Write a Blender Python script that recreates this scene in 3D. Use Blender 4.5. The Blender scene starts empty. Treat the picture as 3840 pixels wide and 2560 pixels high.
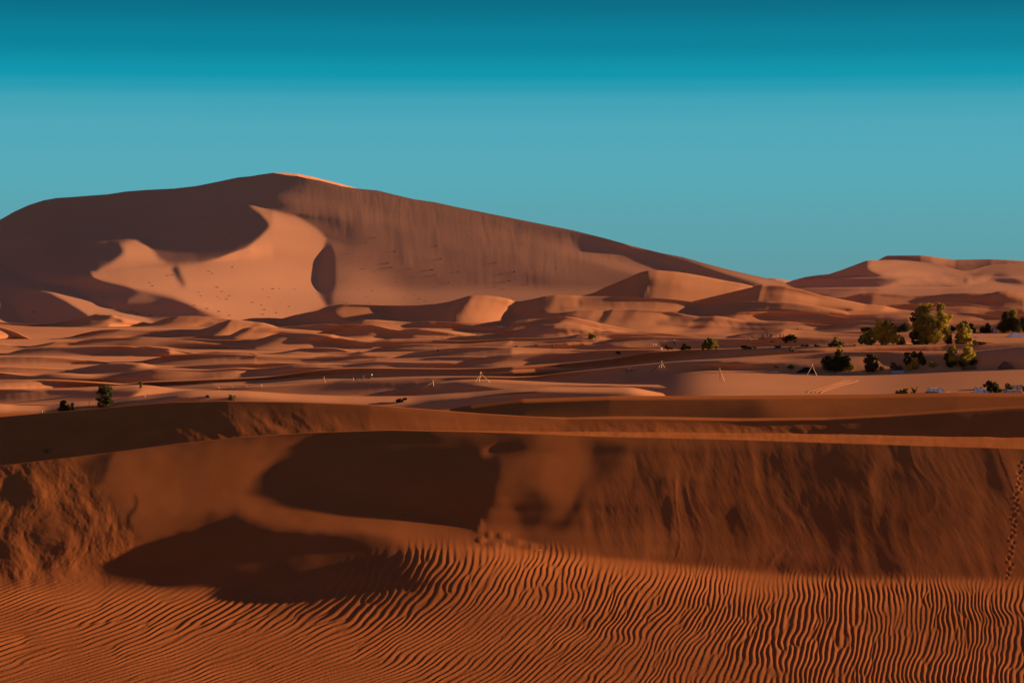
import bpy, bmesh, math, random
import numpy as np
from mathutils import Vector, Matrix

sc = bpy.context.scene
COL = sc.collection
F = 9180.0            # focal length in photo pixels (photo 3840 wide)
HV = 1050.0           # horizon row in photo pixels

# ---------------------------------------------------------------- camera
cam_d = bpy.data.cameras.new('camera'); cam = bpy.data.objects.new('camera', cam_d); COL.objects.link(cam)
cam.location = (0, 0, 0); cam.rotation_euler = (math.radians(90), 0, 0)
cam_d.sensor_width = 36.0; cam_d.lens = 36.0 * F / 3840.0
cam_d.shift_y = -(1280.0 - HV) / 3840.0
cam_d.clip_start = 0.5; cam_d.clip_end = 60000
sc.camera = cam

# ---------------------------------------------------------------- sun + sky
EXPO = 1.75
EL, AZ = math.radians(9.5), math.radians(13.0)     # AZ: degrees forward of the exact right
sd = bpy.data.lights.new('sun', 'SUN'); sun = bpy.data.objects.new('sun', sd); COL.objects.link(sun)
sd.energy = 5.0; sd.angle = math.radians(0.55); sd.color = (1.0, 0.55, 0.29)
Ldir = Vector((math.cos(EL) * math.cos(AZ), math.cos(EL) * math.sin(AZ), math.sin(EL)))
sun.rotation_euler = Ldir.to_track_quat('Z', 'Y').to_euler()

w = bpy.data.worlds.new('World'); sc.world = w; w.use_nodes = True
nt = w.node_tree; nt.nodes.clear()
def N(t, **k):
    n = nt.nodes.new(t)
    for a, v in k.items(): setattr(n, a, v)
    return n
out = N('ShaderNodeOutputWorld'); bg = N('ShaderNodeBackground')
sky = N('ShaderNodeTexSky'); sky.sky_type = 'NISHITA'; sky.sun_disc = False
sky.sun_elevation = EL; sky.sun_rotation = math.radians(90) - AZ
sky.dust_density = 1.0
tc = N('ShaderNodeTexCoord'); sx = N('ShaderNodeSeparateXYZ')
nt.links.new(tc.outputs['Generated'], sx.inputs[0])
ramp = N('ShaderNodeValToRGB'); ramp.color_ramp.interpolation = 'EASE'
mp = N('ShaderNodeMapRange'); mp.inputs['From Min'].default_value = -0.02; mp.inputs['From Max'].default_value = 0.30
nt.links.new(sx.outputs['Z'], mp.inputs['Value']); nt.links.new(mp.outputs[0], ramp.inputs['Fac'])
def s2l(c): return tuple(((x / 255.0) / 12.92 if x / 255.0 < 0.04045 else ((x / 255.0 + 0.055) / 1.055) ** 2.4) for x in c)
def pos(z): return (z + 0.02) / 0.32
SKY = [(-0.02, (98, 152, 160)), (0.002, (97, 156, 164)), (0.02, (93, 163, 173)), (0.043, (87, 170, 185)), (0.061, (80, 169, 187)), (0.072, (66, 165, 185)), (0.079, (36, 157, 180)),
       (0.0835, (8, 151, 175)), (0.0966, (0, 131, 155)), (0.114, (0, 110, 135)), (0.14, (10, 88, 110)), (0.20, (74, 72, 100)), (0.30, (78, 70, 96))]
els = ramp.color_ramp.elements
while len(els) < len(SKY): els.new(0.5)
for e, (z, c) in zip(els, SKY):
    e.position = pos(z); e.color = (*s2l(c), 1)
# the physical sky is graded: its own light is kept as a small share, the graded colours carry the rest
mixs = N('ShaderNodeMix', data_type='RGBA', blend_type='ADD'); mixs.inputs[0].default_value = 1.0
scl = N('ShaderNodeMix', data_type='RGBA', blend_type='MULTIPLY'); scl.inputs[0].default_value = 1.0
scl.inputs[7].default_value = (0.004, 0.004, 0.004, 1)
nt.links.new(sky.outputs[0], scl.inputs[6])
rs = N('ShaderNodeMix', data_type='RGBA', blend_type='MULTIPLY'); rs.inputs[0].default_value = 1.0
rs.inputs[7].default_value = (9.7 / 2 ** EXPO,) * 3 + (1,)
nt.links.new(ramp.outputs['Color'], rs.inputs[6])
nt.links.new(rs.outputs[2], mixs.inputs[6]); nt.links.new(scl.outputs[2], mixs.inputs[7])
bg.inputs['Strength'].default_value = 0.1
nt.links.new(mixs.outputs[2], bg.inputs['Color']); nt.links.new(bg.outputs[0], out.inputs['Surface'])
sc.view_settings.view_transform = 'Standard'; sc.view_settings.look = 'None'
sc.view_settings.exposure = EXPO; sc.view_settings.gamma = 1.0

# ---------------------------------------------------------------- helpers
ZO = {'A': (0, 600, 1.8375), 'B': (1280, 600, 1.8375), 'C': (2560, 900, 1.8375), 'D': (0, 1150, 1.8375), 'E': (1280, 1150, 1.8375),
      'P': (0, 1140, 2.45), 'Q': (960, 1100, 2.45), 'R': (1920, 1000, 2.45), 'S': (2880, 940, 2.45),
      'F': (0, 1700, 1.8234), 'G': (1280, 1700, 1.8234), 'H': (2560, 1700, 1.8234), 'W': (0, 0, 0.6125), 'X': (0, 0, 1.0)}
def tr(k, pts):
    ox, oy, s = ZO[k]
    return [(ox + x / s, oy + y / s) for x, y in pts]
def curve(*parts):
    p = []
    for k, q in parts: p += tr(k, q)
    p.sort()
    return np.array(p)

def gauss1(a, sig, axis):
    if sig <= 0: return a
    r = max(1, int(3 * sig)); x = np.arange(-r, r + 1); k = np.exp(-0.5 * (x / sig) ** 2); k /= k.sum()
    ap = np.pad(a, [(r, r) if i == axis else (0, 0) for i in range(a.ndim)], mode='edge')
    n = a.shape[axis] + 2 * r
    return np.apply_along_axis(lambda m: np.convolve(m, k, mode='valid'), axis, ap)

def boxblur(a, sig):
    # three running means ~ gaussian, both axes
    for axis in (0, 1):
        r = max(1, int(round(sig * 1.0)))
        for _ in range(3):
            ap = np.pad(a, [(r + 1, r) if i == axis else (0, 0) for i in range(2)], mode='edge')
            c = np.cumsum(ap, axis=axis)
            n = a.shape[axis]
            hi = np.take(c, np.arange(2 * r + 1, 2 * r + 1 + n), axis=axis); lo = np.take(c, np.arange(0, n), axis=axis)
            a = (hi - lo) / (2 * r + 1)
    return a

def lattice(ix, iy, seed):
    h = (ix.astype(np.int64) * 374761393 + iy.astype(np.int64) * 668265263 + seed * 974634777) & 0xFFFFFFFF
    h = ((h ^ (h >> 13)) * 1274126177) & 0xFFFFFFFF
    h = h ^ (h >> 16)
    return (h & 0xFFFF) / 32767.5 - 1.0
def noise(x, y, seed=0):
    ix = np.floor(x); iy = np.floor(y); fx = x - ix; fy = y - iy
    fx = fx * fx * fx * (fx * (fx * 6 - 15) + 10); fy = fy * fy * fy * (fy * (fy * 6 - 15) + 10)
    a = lattice(ix, iy, seed); b = lattice(ix + 1, iy, seed); c = lattice(ix, iy + 1, seed); d = lattice(ix + 1, iy + 1, seed)
    return (a + (b - a) * fx) * (1 - fy) + (c + (d - c) * fx) * fy
def fbm(x, y, seed=0, o=4, g=0.5):
    s = 0; a = 1
    for i in range(o):
        s = s + a * noise(x * 2 ** i, y * 2 ** i, seed + i * 17); a *= g
    return s

# columns: fine inside the picture, coarse outside it
U = np.concatenate([np.arange(-1500, -60, 12.0), np.arange(-60, 3900, 2.6), np.arange(3900, 5600, 12.0)])
NU = len(U)
DU = np.gradient(U)

# ---- relief map: wanted slope of depth along x, drawn as soft patches in one raster
RS = 3.0; RW, RH = 1400, 880; RU0, RV0 = -180.0, 0.0
class Paint:
    def __init__(self, base=0.0): self.m = np.full((RH, RW), base)
    def poly(self, k, pts, val, blur=8.0):
        p = [((x - RU0) / RS, (y - RV0) / RS) for x, y in tr(k, pts)]
        ys, xs = np.mgrid[0:RH, 0:RW]
        inside = np.zeros((RH, RW), bool)
        y0 = max(0, int(min(q[1] for q in p)) - 1); y1 = min(RH, int(max(q[1] for q in p)) + 2)
        X = xs[y0:y1] + 0.0; Yy = ys[y0:y1] + 0.0; ins = inside[y0:y1]
        for (xa, ya), (xb, yb) in zip(p, p[1:] + p[:1]):
            if ya == yb: continue
            c = ((ya > Yy) != (yb > Yy)) & (X < (xb - xa) * (Yy - ya) / (yb - ya) + xa)
            ins ^= c
        inside[y0:y1] = ins
        m = inside.astype(float)
        sg = blur / RS
        if sg >= 0.7: m = boxblur(m, sg)
        self.m = self.m * (1 - m) + val * m
        return self
    def at(self, u, v):
        x = np.clip((u - RU0) / RS, 0, RW - 1.001); y = np.clip((v - RV0) / RS, 0, RH - 1.001)
        ix = x.astype(int); iy = y.astype(int); fx = x - ix; fy = y - iy; m = self.m
        return (m[iy, ix] * (1 - fx) + m[iy, ix + 1] * fx) * (1 - fy) + (m[iy + 1, ix] * (1 - fx) + m[iy + 1, ix + 1] * fx) * fy

def leaky(P, Y, lam):
    """integrate a slope map along x (rows x cols) with a two sided leak of lam photo pixels"""
    d = np.exp(-DU / lam)[None, :]
    q = P * (Y / F) * DU[None, :]
    L = np.zeros_like(q); Rr = np.zeros_like(q)
    acc = np.zeros(q.shape[0])
    for j in range(NU):
        acc = acc * d[0, j] + q[:, j]; L[:, j] = acc - 0.5 * q[:, j]
    acc = np.zeros(q.shape[0])
    for j in range(NU - 1, -1, -1):
        acc = acc * d[0, j] + q[:, j]; Rr[:, j] = acc - 0.5 * q[:, j]
    return 0.5 * (L - Rr)

def anchored(P, Y, ua, lam=5000.0):
    q = P * (Y / F) * DU[None, :]; j0 = int(np.searchsorted(U, ua)); d = np.exp(-DU / lam); R = np.zeros_like(q)
    for j in range(j0 + 1, NU): R[:, j] = R[:, j - 1] * d[j] + 0.5 * (q[:, j] + q[:, j - 1])
    for j in range(j0 - 1, -1, -1): R[:, j] = R[:, j + 1] * d[j] - 0.5 * (q[:, j] + q[:, j + 1])
    return R

def relax(Y, y0, P, v, wz=0.01, iters=300):
    """least squares: slope along x follows P, slope upwards stays that of the base sheet; keeps neighbouring rows one surface"""
    dx = (Y / F * DU[None, :])[:, 1:]; dz = np.maximum(-np.diff(v, axis=0), 0.5) * Y[1:] / F      # rows run downwards: v grows
    dz = np.maximum(np.diff(v, axis=0), 0.5) * Y[1:] / F
    gx = 0.5 * (P[:, 1:] + P[:, :-1]) * dx; gz = 0.0 * dz
    wx = 1.0 / dx ** 2; wv = wz / dz ** 2
    def AT(rx, rz):
        o = np.zeros_like(Y); o[:, 1:] += rx; o[:, :-1] -= rx; o[1:] += rz; o[:-1] -= rz; return o
    def A(y): return AT(wx * np.diff(y, axis=1), wv * np.diff(y, axis=0)) + 1e-7 * y
    dg = np.zeros_like(Y); dg[:, 1:] += wx; dg[:, :-1] += wx; dg[1:] += wv; dg[:-1] += wv
    x = np.zeros_like(Y)
    r = AT(wx * (gx - np.diff(y0, axis=1)), wv * (gz - np.diff(y0, axis=0)))
    z_ = r / dg; p = z_.copy(); rz = (r * z_).sum()
    for _ in range(iters):
        q = A(p); a = rz / ((p * q).sum() + 1e-12); x += a * p; r -= a * q
        z_ = r / dg; r2 = (r * z_).sum(); p = z_ + (r2 / rz) * p; rz = r2
    return y0 + x

def pt(v, Y):
    """photo row + distance -> x, y, z arrays over the columns"""
    return np.stack([(U - 1920.0) / F * Y, Y + 0 * U, -(v - HV) / F * Y], -1)

MATS = {}
def grid_obj(name, sheets, mat, label=None):
    vs = []; fs = []; base = 0
    for V in sheets:
        r, c = V.shape[:2]
        vs.append(V.reshape(-1, 3))
        idx = np.arange(r * c).reshape(r, c) + base
        q = np.stack([idx[:-1, :-1], idx[:-1, 1:], idx[1:, 1:], idx[1:, :-1]], -1).reshape(-1, 4)
        fs.append(q); base += r * c
    V = np.concatenate(vs).astype(np.float32); Q = np.concatenate(fs).astype(np.int32)
    me = bpy.data.meshes.new(name)
    me.vertices.add(len(V)); me.vertices.foreach_set('co', V.ravel())
    me.loops.add(Q.size); me.loops.foreach_set('vertex_index', Q.ravel())
    me.polygons.add(len(Q)); me.polygons.foreach_set('loop_start', np.arange(0, Q.size, 4, dtype=np.int32))
    me.polygons.foreach_set('loop_total', np.full(len(Q), 4, np.int32))
    me.polygons.foreach_set('use_smooth', np.ones(len(Q), bool))
    me.update(calc_edges=True); me.validate()
    me.materials.append(mat)
    o = bpy.data.objects.new(name, me); COL.objects.link(o); o['kind'] = 'structure'
    if label: o['label'] = label
    return o

# ---------------------------------------------------------------- sand material
def sand_material(name, scale_bump, ca, cb):
    m = bpy.data.materials.new(name); m.use_nodes = True; n = m.node_tree; n.nodes.clear()
    o = n.nodes.new('ShaderNodeOutputMaterial'); b = n.nodes.new('ShaderNodeBsdfDiffuse'); b.inputs['Roughness'].default_value = 0.6
    g = n.nodes.new('ShaderNodeNewGeometry')
    n1 = n.nodes.new('ShaderNodeTexNoise'); n1.inputs['Scale'].default_value = scale_bump[0]; n1.inputs['Detail'].default_value = 5
    n2 = n.nodes.new('ShaderNodeTexNoise'); n2.inputs['Scale'].default_value = scale_bump[1]; n2.inputs['Detail'].default_value = 3
    for q in (n1, n2): n.links.new(g.outputs['Position'], q.inputs['Vector'])
    r = n.nodes.new('ShaderNodeValToRGB')
    r.color_ramp.elements[0].position = 0.3; r.color_ramp.elements[0].color = (*ca, 1)
    r.color_ramp.elements[1].position = 0.7; r.color_ramp.elements[1].color = (*cb, 1)
    n.links.new(n1.outputs[0], r.inputs[0]); n.links.new(r.outputs[0], b.inputs['Color'])
    bu = n.nodes.new('ShaderNodeBump'); bu.inputs['Strength'].default_value = scale_bump[2]; bu.inputs['Distance'].default_value = scale_bump[3]
    n.links.new(n2.outputs[0], bu.inputs['Height']); n.links.new(bu.outputs[0], b.inputs['Normal'])
    n.links.new(b.outputs[0], o.inputs['Surface'])
    return m
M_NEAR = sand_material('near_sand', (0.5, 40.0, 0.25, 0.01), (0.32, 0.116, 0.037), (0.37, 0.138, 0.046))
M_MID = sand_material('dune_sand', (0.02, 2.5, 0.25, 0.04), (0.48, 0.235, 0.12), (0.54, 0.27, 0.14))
M_FAR = sand_material('far_sand_hazed', (0.005, 0.25, 0.12, 0.5), (0.53, 0.29, 0.175), (0.58, 0.32, 0.195))  # paler, pinker copy: the haze of distance put into the sand colour

# ---------------------------------------------------------------- generic dune layer
ZB = -28.0
def itp(c, sm=4.0, ends=None):
    v = np.interp(U, c[:, 0], c[:, 1])
    return v
def smooth_u(v, px):
    """gaussian in photo pixels on the uneven columns"""
    if px <= 0: return v
    g = np.arange(U[0], U[-1] + 1, 2.6); q = np.interp(g, U, v); q = gauss1(q[None], px / 2.6, 1)[0]
    return np.interp(U, g, q)

def layer(v, Y, paint=None, slope=0.55, top=6.0, back=0.12, base=ZB, pw=1.6, rows=20, drift=110.0, soft=42.0, lam=220.0, rel=1.0, sm=5.0, flute=0.0, fseed=1, lean=0.0, rough=0.0):
    v = smooth_u(v, sm)
    Y = np.broadcast_to(np.asarray(Y, float), U.shape)
    if Y.mean() > 300: Y = Y * (1 + 0.006 * noise(U / 800, U * 0 + Y.mean(), 71) + 0.0015 * noise(U / 300, U * 0 + Y.mean(), 72))
    if np.ndim(lean): lean = smooth_u(lean, 260)
    Y = Y + lean * (U - 1920) / F * Y
    zc = -(v - HV) / F * Y
    h = np.maximum(zc - base, 0.25)
    wf = pw * h / slope
    t = np.linspace(0, 1, rows)[:, None] ** 1.15
    zrow = np.empty((rows, NU)); wrow = np.empty((rows, NU))
    for i in range(rows):
        ti = float(t[i, 0])
        px = drift * ti / Y.mean() * 1000
        zi = smooth_u(np.interp(U + px, U, zc), soft * ti / Y.mean() * 1000)
        hi = np.maximum(zi - base, 0.25)
        wrow[i] = pw * hi / slope; zrow[i] = zi - hi * (1 - (1 - ti) ** pw)
    Yf = Y[None] - wrow * t
    zf = zrow
    vf = HV - zf / Yf * F
    uu = np.broadcast_to(U, vf.shape)
    R = np.zeros_like(Yf)
    if paint is not None:
        R = leaky(paint.at(uu, vf), Yf, lam) * rel
    if flute:
        X = uu * Yf / F
        n = noise(X / (0.0021 * Y[None]) + 0.5 * noise(X / (0.01 * Y[None]), zf / 4, 5), zf * 0.22, fseed)
        R = R + flute * 0.55 * (0.5 + 0.5 * noise(X / (0.03 * Y[None]), zf * 0 + 3, 6)) * n * np.minimum(1, 6 * t) * np.clip(h / 4, 0, 1)[None] * (1 - t)
    if rough:
        X = uu * Yf / F
        R = R + rough * fbm((X + 0.6 * zf) / 1.6, zf / 1.3, 88, 5, 0.55) * np.clip(0.35 + 0.9 * noise(X / 9, zf * 0, 89), 0, 1) * np.minimum(1, 5 * t) * (1 - t)
    Yn = Yf + R
    k = Yn / Yf
    front = np.stack([uu * 0 + (uu - 1920) / F * Yn, Yn, zf * k], -1)
    # flat top, then the gentle back
    tp = np.broadcast_to(np.asarray(top, float), U.shape)
    R0 = R[0]
    b_rows = []
    for i, (fy, fz) in enumerate([(0.35, 0.0), (1.0, 0.0)]):
        yy = Y + R0 + tp * fy
        b_rows.append(np.stack([(U - 1920) / F * yy, yy, front[0, :, 2] + 0 * yy], -1))
    for s_ in (0.15, 0.35, 0.6, 0.8, 1.0):
        yy = Y + R0 * (1 - s_) + tp + (h / back) * s_
        zz = front[0, :, 2] - (h + 1.0) * (s_ ** 1.25)
        b_rows.append(np.stack([(U - 1920) / F * yy, yy, zz], -1))
    return np.concatenate([front[::-1], np.stack(b_rows)], 0)

# ================================================================ GREAT DUNE
sky_gd = curve(('A', [(-2500, 900), (-900, 640), (-300, 500), (0, 412), (100, 355), (200, 310), (300, 278), (390, 262), (500, 255), (600, 247), (740, 237), (870, 217), (1000, 207), (1200, 197), (1350, 180),
                      (1500, 150), (1640, 120), (1720, 113), (1800, 100), (1880, 89), (1940, 99), (2000, 109), (2100, 124), (2200, 141), (2345, 178)]),
               ('B', [(0, 181), (100, 196), (250, 210), (350, 235), (500, 270), (640, 290), (800, 325), (1000, 365), (1200, 405), (1400, 445), (1600, 485), (1800, 535), (2000, 590), (2200, 640), (2350, 668)]),
               ('C', [(3, 118), (150, 160), (300, 200), (450, 235), (560, 258), (690, 290), (760, 320), (1000, 400), (1400, 500), (2500, 600), (6000, 700)]))
GDP = Paint(0.035)
GDP.poly('A', [(-700, 200), (2120, 60), (2050, 350), (1950, 370), (1760, 310), (1700, 310), (1790, 370), (1850, 430), (1855, 465), (1800, 520), (1700, 600), (1540, 665), (1400, 695), (1170, 720),
               (1100, 690), (1050, 630), (1035, 560), (1040, 525), (820, 577), (855, 610), (850, 650), (800, 690), (650, 765), (350, 850), (200, 825), (70, 740), (0, 725), (-700, 700)], -0.40, 6)
GDP.poly('A', [(-200, 560), (300, 540), (815, 577), (850, 640), (790, 690), (650, 765), (350, 850), (205, 822), (70, 738), (-200, 720)], -0.8, 5)
GDP.poly('A', [(1960, 60), (2200, 60), (2150, 420), (2030, 380), (1960, 360)], -0.12, 40)
GDP.poly('A', [(1715, 308), (1760, 310), (1900, 360), (2030, 380), (2100, 420), (2180, 470), (2250, 540), (2230, 600), (2190, 700), (2180, 800), (2185, 900), (2250, 1010), (2050, 1080), (1900, 1130), (1560, 1130),
               (1300, 1000), (980, 900), (830, 860), (640, 830), (620, 770), (830, 755), (1170, 722), (1400, 700), (1550, 668), (1700, 605), (1800, 525), (1860, 460), (1850, 425), (1790, 365)], 0.75, 4)
GDP.poly('A', [(1900, 340), (2060, 380), (2200, 470), (2280, 540), (2400, 560), (2400, 300), (2000, 250)], 0.0, 22)
GDP.poly('A', [(2264, 570), (2292, 640), (2306, 760), (2306, 900), (2285, 1000), (2255, 1000), (2205, 920), (2192, 800), (2218, 700), (2243, 640)], -0.6, 6)
GDP.poly('A', [(822, 577), (1035, 525), (1040, 600), (1090, 680), (1165, 722), (830, 755), (660, 765), (780, 700), (850, 650), (858, 615)], 0.75, 5)
GDP.poly('A', [(520, 878), (540, 905), (620, 962), (780, 1030), (850, 1005), (900, 955), (1010, 930), (880, 888), (640, 830), (618, 772), (350, 850)], -0.55, 5)
GDP.poly('A', [(980, 902), (1180, 948), (1400, 1040), (1560, 1110), (1300, 1110), (1000, 1060), (860, 1010), (900, 950)], -0.1, 10)
GDP.poly('A', [(1000, 915), (1180, 948), (1350, 1030), (1250, 1030), (1100, 970)], -0.5, 10)
GDP.poly('A', [(70, 860), (290, 853), (520, 878), (540, 910), (620, 965), (780, 1030), (1000, 1080), (1100, 1140), (860, 1140), (830, 1080), (660, 1062), (600, 1070), (450, 970), (350, 920), (200, 880)], 0.62, 3)
GDP.poly('A', [(20, 890), (100, 868), (200, 880), (350, 920), (450, 975), (610, 1075), (420, 1150), (190, 1130), (140, 1080), (80, 980), (0, 940), (-200, 900)], -0.55, 4)
GDP.poly('A', [(-700, 960), (0, 965), (80, 1010), (140, 1085), (185, 1125), (185, 1170), (-700, 1170)], 0.6, 4)
GDP.poly('A', [(-700, 725), (0, 727), (70, 740), (205, 822), (0, 835), (-700, 840)], 0.6, 4)
GDP.poly('A', [(1185, 735), (1225, 730), (1240, 780), (1280, 870), (1260, 875), (1200, 780)], -0.3, 7)
GDP.poly('B', [(40, 760), (150, 730), (320, 800), (420, 900), (420, 1060), (60, 1060), (-10, 900)], 0.30, 34)
GDP.poly('A', [(2352, 560), (2390, 470), (2440, 450), (2480, 520), (2470, 580), (2420, 640)], -0.05, 16)
GDP.poly('C', [(-400, 0), (690, 285), (760, 330), (540, 305), (250, 222), (0, 145), (-400, 55)], 0.6, 3)
GDP.poly('C', [(-280, 75), (0, 140), (250, 225), (540, 302), (500, 330), (200, 260), (0, 205), (-150, 170)], -0.22, 8)

def great_dune():
    vs = smooth_u(itp(sky_gd), 3.0)
    vfoot = np.full(NU, 1232.0)
    rows = 210
    s = np.linspace(0, 1, rows)[:, None]
    v = vs[None] + (vfoot - vs)[None] * s
    vt = np.array([600, 1090, 1125, 1232.0]); Yt = np.array([2720, 2440, 2402, 2315.0])
    vg = np.arange(500.0, 1400.0, 2.0); Yg = gauss1(np.interp(vg, np.concatenate([[300], vt, [1500]]), np.concatenate([[2720 + 171.4], Yt, [2096]]))[None], 8, 1)[0]
    Y = np.interp(v, vg, Yg)
    uu = np.broadcast_to(U, v.shape)
    P = GDP.at(uu, v)
    # avalanche streaks on the right slip face
    X = uu * 0.28; Zz = -(v - HV) * 0.28
    msk = Paint(0.0).poly('A', [(2060, 110), (2412, 195), (2412, 540), (2250, 480), (2150, 420), (2040, 340)], 1, 6)
    msk.poly('B', [(-60, 175), (2352, 672), (2352, 745), (2100, 700), (1650, 700), (1600, 750), (1440, 790), (1420, 930), (1250, 860), (950, 920), (850, 880), (780, 760), (560, 760), (400, 720), (250, 600), (100, 440), (-60, 420)], 1, 6)
    mk = msk.at(uu, v)
    wob = 2.2 * noise(X / 9, Zz / 30, 11) + Zz * 0.06
    f1 = noise((X + wob) / 2.1, Zz / 22, 12) + 0.4 * noise((X + wob) / 4.5, Zz / 40, 13) * noise(X / 25, Zz / 30, 15)
    P = P + mk * 0.085 * f1 * (0.75 + 0.5 * noise(X / 30, Zz / 45, 16))
    P = P + 0.03 * fbm(X / 40, Zz / 14, 21)
    Yn = Y + relax(Y, anchored(P * 0.62, Y, 1260.0), P * 0.62, v)
    # distance must grow upwards (steep but never overhanging)
    dz = np.abs(np.diff(v, axis=0)) * Y[1:] / F
    for i in range(rows - 2, -1, -1):
        Yn[i] = np.maximum(Yn[i], Yn[i + 1] + 1.15 * dz[i])
    Yn = np.where(True, Yn, Yn)
    front = np.stack([(uu - 1920) / F * Yn, Yn, -(v - HV) / F * Yn], -1)
    back = []
    zc = front[0, :, 2]; h = np.maximum(zc - ZB, 0.5)
    for q in (0.1, 0.3, 0.6, 1.0):
        yy = Yn[0] + h / 0.30 * q
        back.append(np.stack([(U - 1920) / F * yy, yy, zc - (h + 3) * q ** 1.1], -1))
    return [front[::-1], np.stack([front[0]] + back)], front, v

gd_sheets, GDF, GDV = great_dune()
cap = curve(('A', [(-4000, 1400), (1400, 1300), (1780, 150), (1880, 87), (1950, 88), (2050, 95), (2150, 115), (2250, 140), (2345, 163)]), ('B', [(0, 166), (100, 193), (200, 230), (600, 1300), (5000, 1400)]))
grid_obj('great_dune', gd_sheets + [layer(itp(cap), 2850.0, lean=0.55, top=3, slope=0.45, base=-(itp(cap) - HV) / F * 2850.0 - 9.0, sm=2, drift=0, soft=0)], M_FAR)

# ================================================================ RIGHT MASSIF
sky_rm = curve(('S', [(-4000, 700), (-600, 640), (-250, 500), (-60, 355), (60, 318), (150, 300), (240, 268), (350, 240), (450, 225), (560, 215), (680, 175), (800, 130), (900, 92), (960, 87), (1010, 88), (1100, 85),
                      (1180, 84), (1300, 92), (1450, 108), (1600, 135), (1700, 163), (1800, 186), (1880, 180), (1960, 150), (2050, 130), (2200, 120), (2352, 120), (2700, 160), (3300, 300), (4000, 640), (5000, 700)]))
RMP = Paint(0.0)
RMP.poly('S', [(-300, 420), (60, 310), (240, 258), (560, 205), (900, 85), (935, 92), (900, 160), (960, 200), (1080, 235), (1200, 240), (1450, 245), (1480, 280), (1250, 270), (1030, 325), (520, 425), (0, 500)], -1.2, 5)
RMP.poly('S', [(935, 80), (1000, 80), (1200, 80), (1500, 120), (1650, 150), (1750, 180), (1900, 245), (1600, 245), (1200, 237), (1060, 225), (960, 190), (910, 155)], 0.55, 6)
RMP.poly('S', [(1010, 88), (1050, 55), (1090, 36), (1400, 32), (1560, 60), (1600, 135), (1450, 108), (1180, 85)], -0.12, 6)
RMP.poly('S', [(1700, 70), (2400, 80), (2400, 135), (2100, 118), (1950, 145), (1800, 190), (1640, 140)], 0.32, 10)
RMP.poly('S', [(1820, 243), (2000, 262), (2400, 310), (2400, 395), (2100, 355), (1950, 330), (1840, 290)], 0.5, 5)
RMP.poly('S', [(2020, 265), (2080, 232), (2130, 220), (2220, 240), (2360, 305), (2200, 285)], -1.1, 6)
RMP.poly('S', [(1470, 245), (1820, 243), (1830, 300), (1800, 312), (1490, 285)], -0.6, 3)
RMP.poly('S', [(1030, 325), (1250, 270), (1480, 285), (1800, 312), (2080, 365), (1900, 385), (1400, 425), (1050, 420), (960, 385)], 0.28, 5)
RMP.poly('S', [(1150, 360), (1700, 340), (2060, 365), (1900, 376), (1400, 370)], -0.2, 3)
RMP.poly('S', [(520, 412), (1030, 325), (1050, 345), (960, 385), (700, 435)], -0.12, 5)
def massif():
    vs = smooth_u(itp(sky_rm), 3.0)
    rows = 110; s = np.linspace(0, 1, rows)[:, None]
    v = vs[None] + (np.maximum(1165.0, vs + 4) - vs)[None] * s
    vt = np.array([940, 960, 1035, 1045, 1075, 1082, 1100, 1120, 1165.0]); Yt = np.array([3010, 2970, 2870, 2840, 2800, 2765, 2725, 2690, 2630.0])
    Y = np.interp(v, vt, Yt); uu = np.broadcast_to(U, v.shape)
    X = uu * 0.3; Zz = -(v - HV) * 0.3
    P = RMP.at(uu, v) + 0.03 * fbm(X / 40, Zz / 12, 31)
    msk = Paint(0.0).poly('S', [(1380, 42), (2352, 95), (2352, 110), (2050, 120), (1900, 165), (1650, 140), (1420, 100)], 1, 6).poly('S', [(1470, 245), (1820, 243), (1830, 300), (1490, 285)], 1, 3)
    P = P + msk.at(uu, v) * 0.13 * noise(X / 2.6, Zz / 40, 33)
    Yn = Y + relax(Y, anchored(P, Y, 3560.0), P, v)
    dz = np.abs(np.diff(v, axis=0)) * Y[1:] / F
    for i in range(rows - 2, -1, -1): Yn[i] = np.maximum(Yn[i], Yn[i + 1] + 1.15 * dz[i])
    front = np.stack([(uu - 1920) / F * Yn, Yn, -(v - HV) / F * Yn], -1)
    back = []; zc = front[0, :, 2]; h = np.maximum(zc - ZB, 0.5)
    for q in (0.1, 0.3, 0.6, 1.0):
        yy = Yn[0] + h / 0.30 * q
        back.append(np.stack([(U - 1920) / F * yy, yy, zc - (h + 3) * q ** 1.1], -1))
    return [front[::-1], np.stack([front[0]] + back)]
rear_c = curve(('S', [(300, 420), (700, 250), (900, 130), (1010, 88), (1050, 65), (1090, 46), (1250, 43), (1400, 42), (1500, 52), (1650, 75), (1720, 82), (1900, 80), (2050, 78), (2200, 85), (2352, 95), (2700, 140), (3300, 300), (4000, 700)]))
rear_p = Paint(0.05).poly('S', [(900, 150), (1010, 88), (1090, 30), (1400, 30), (1500, 60), (1500, 120), (1200, 120)], -0.25, 10).poly('S', [(1700, 60), (2500, 80), (2500, 200), (1750, 200)], 0.35, 25)
hill = curve(('C', [(-3000, 285), (560, 285), (590, 262), (640, 263), (700, 272), (760, 285), (5000, 285)]))
grid_obj('distant_dunes', massif() + [layer(itp(rear_c), 3300.0, top=5, slope=0.5, base=-45, sm=3, rows=50, paint=rear_p, rel=0.8, lam=400, drift=0, soft=0, flute=2.0), layer(itp(hill), 7000.0, top=60, slope=0.3, base=-60, sm=3)], M_FAR)

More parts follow.
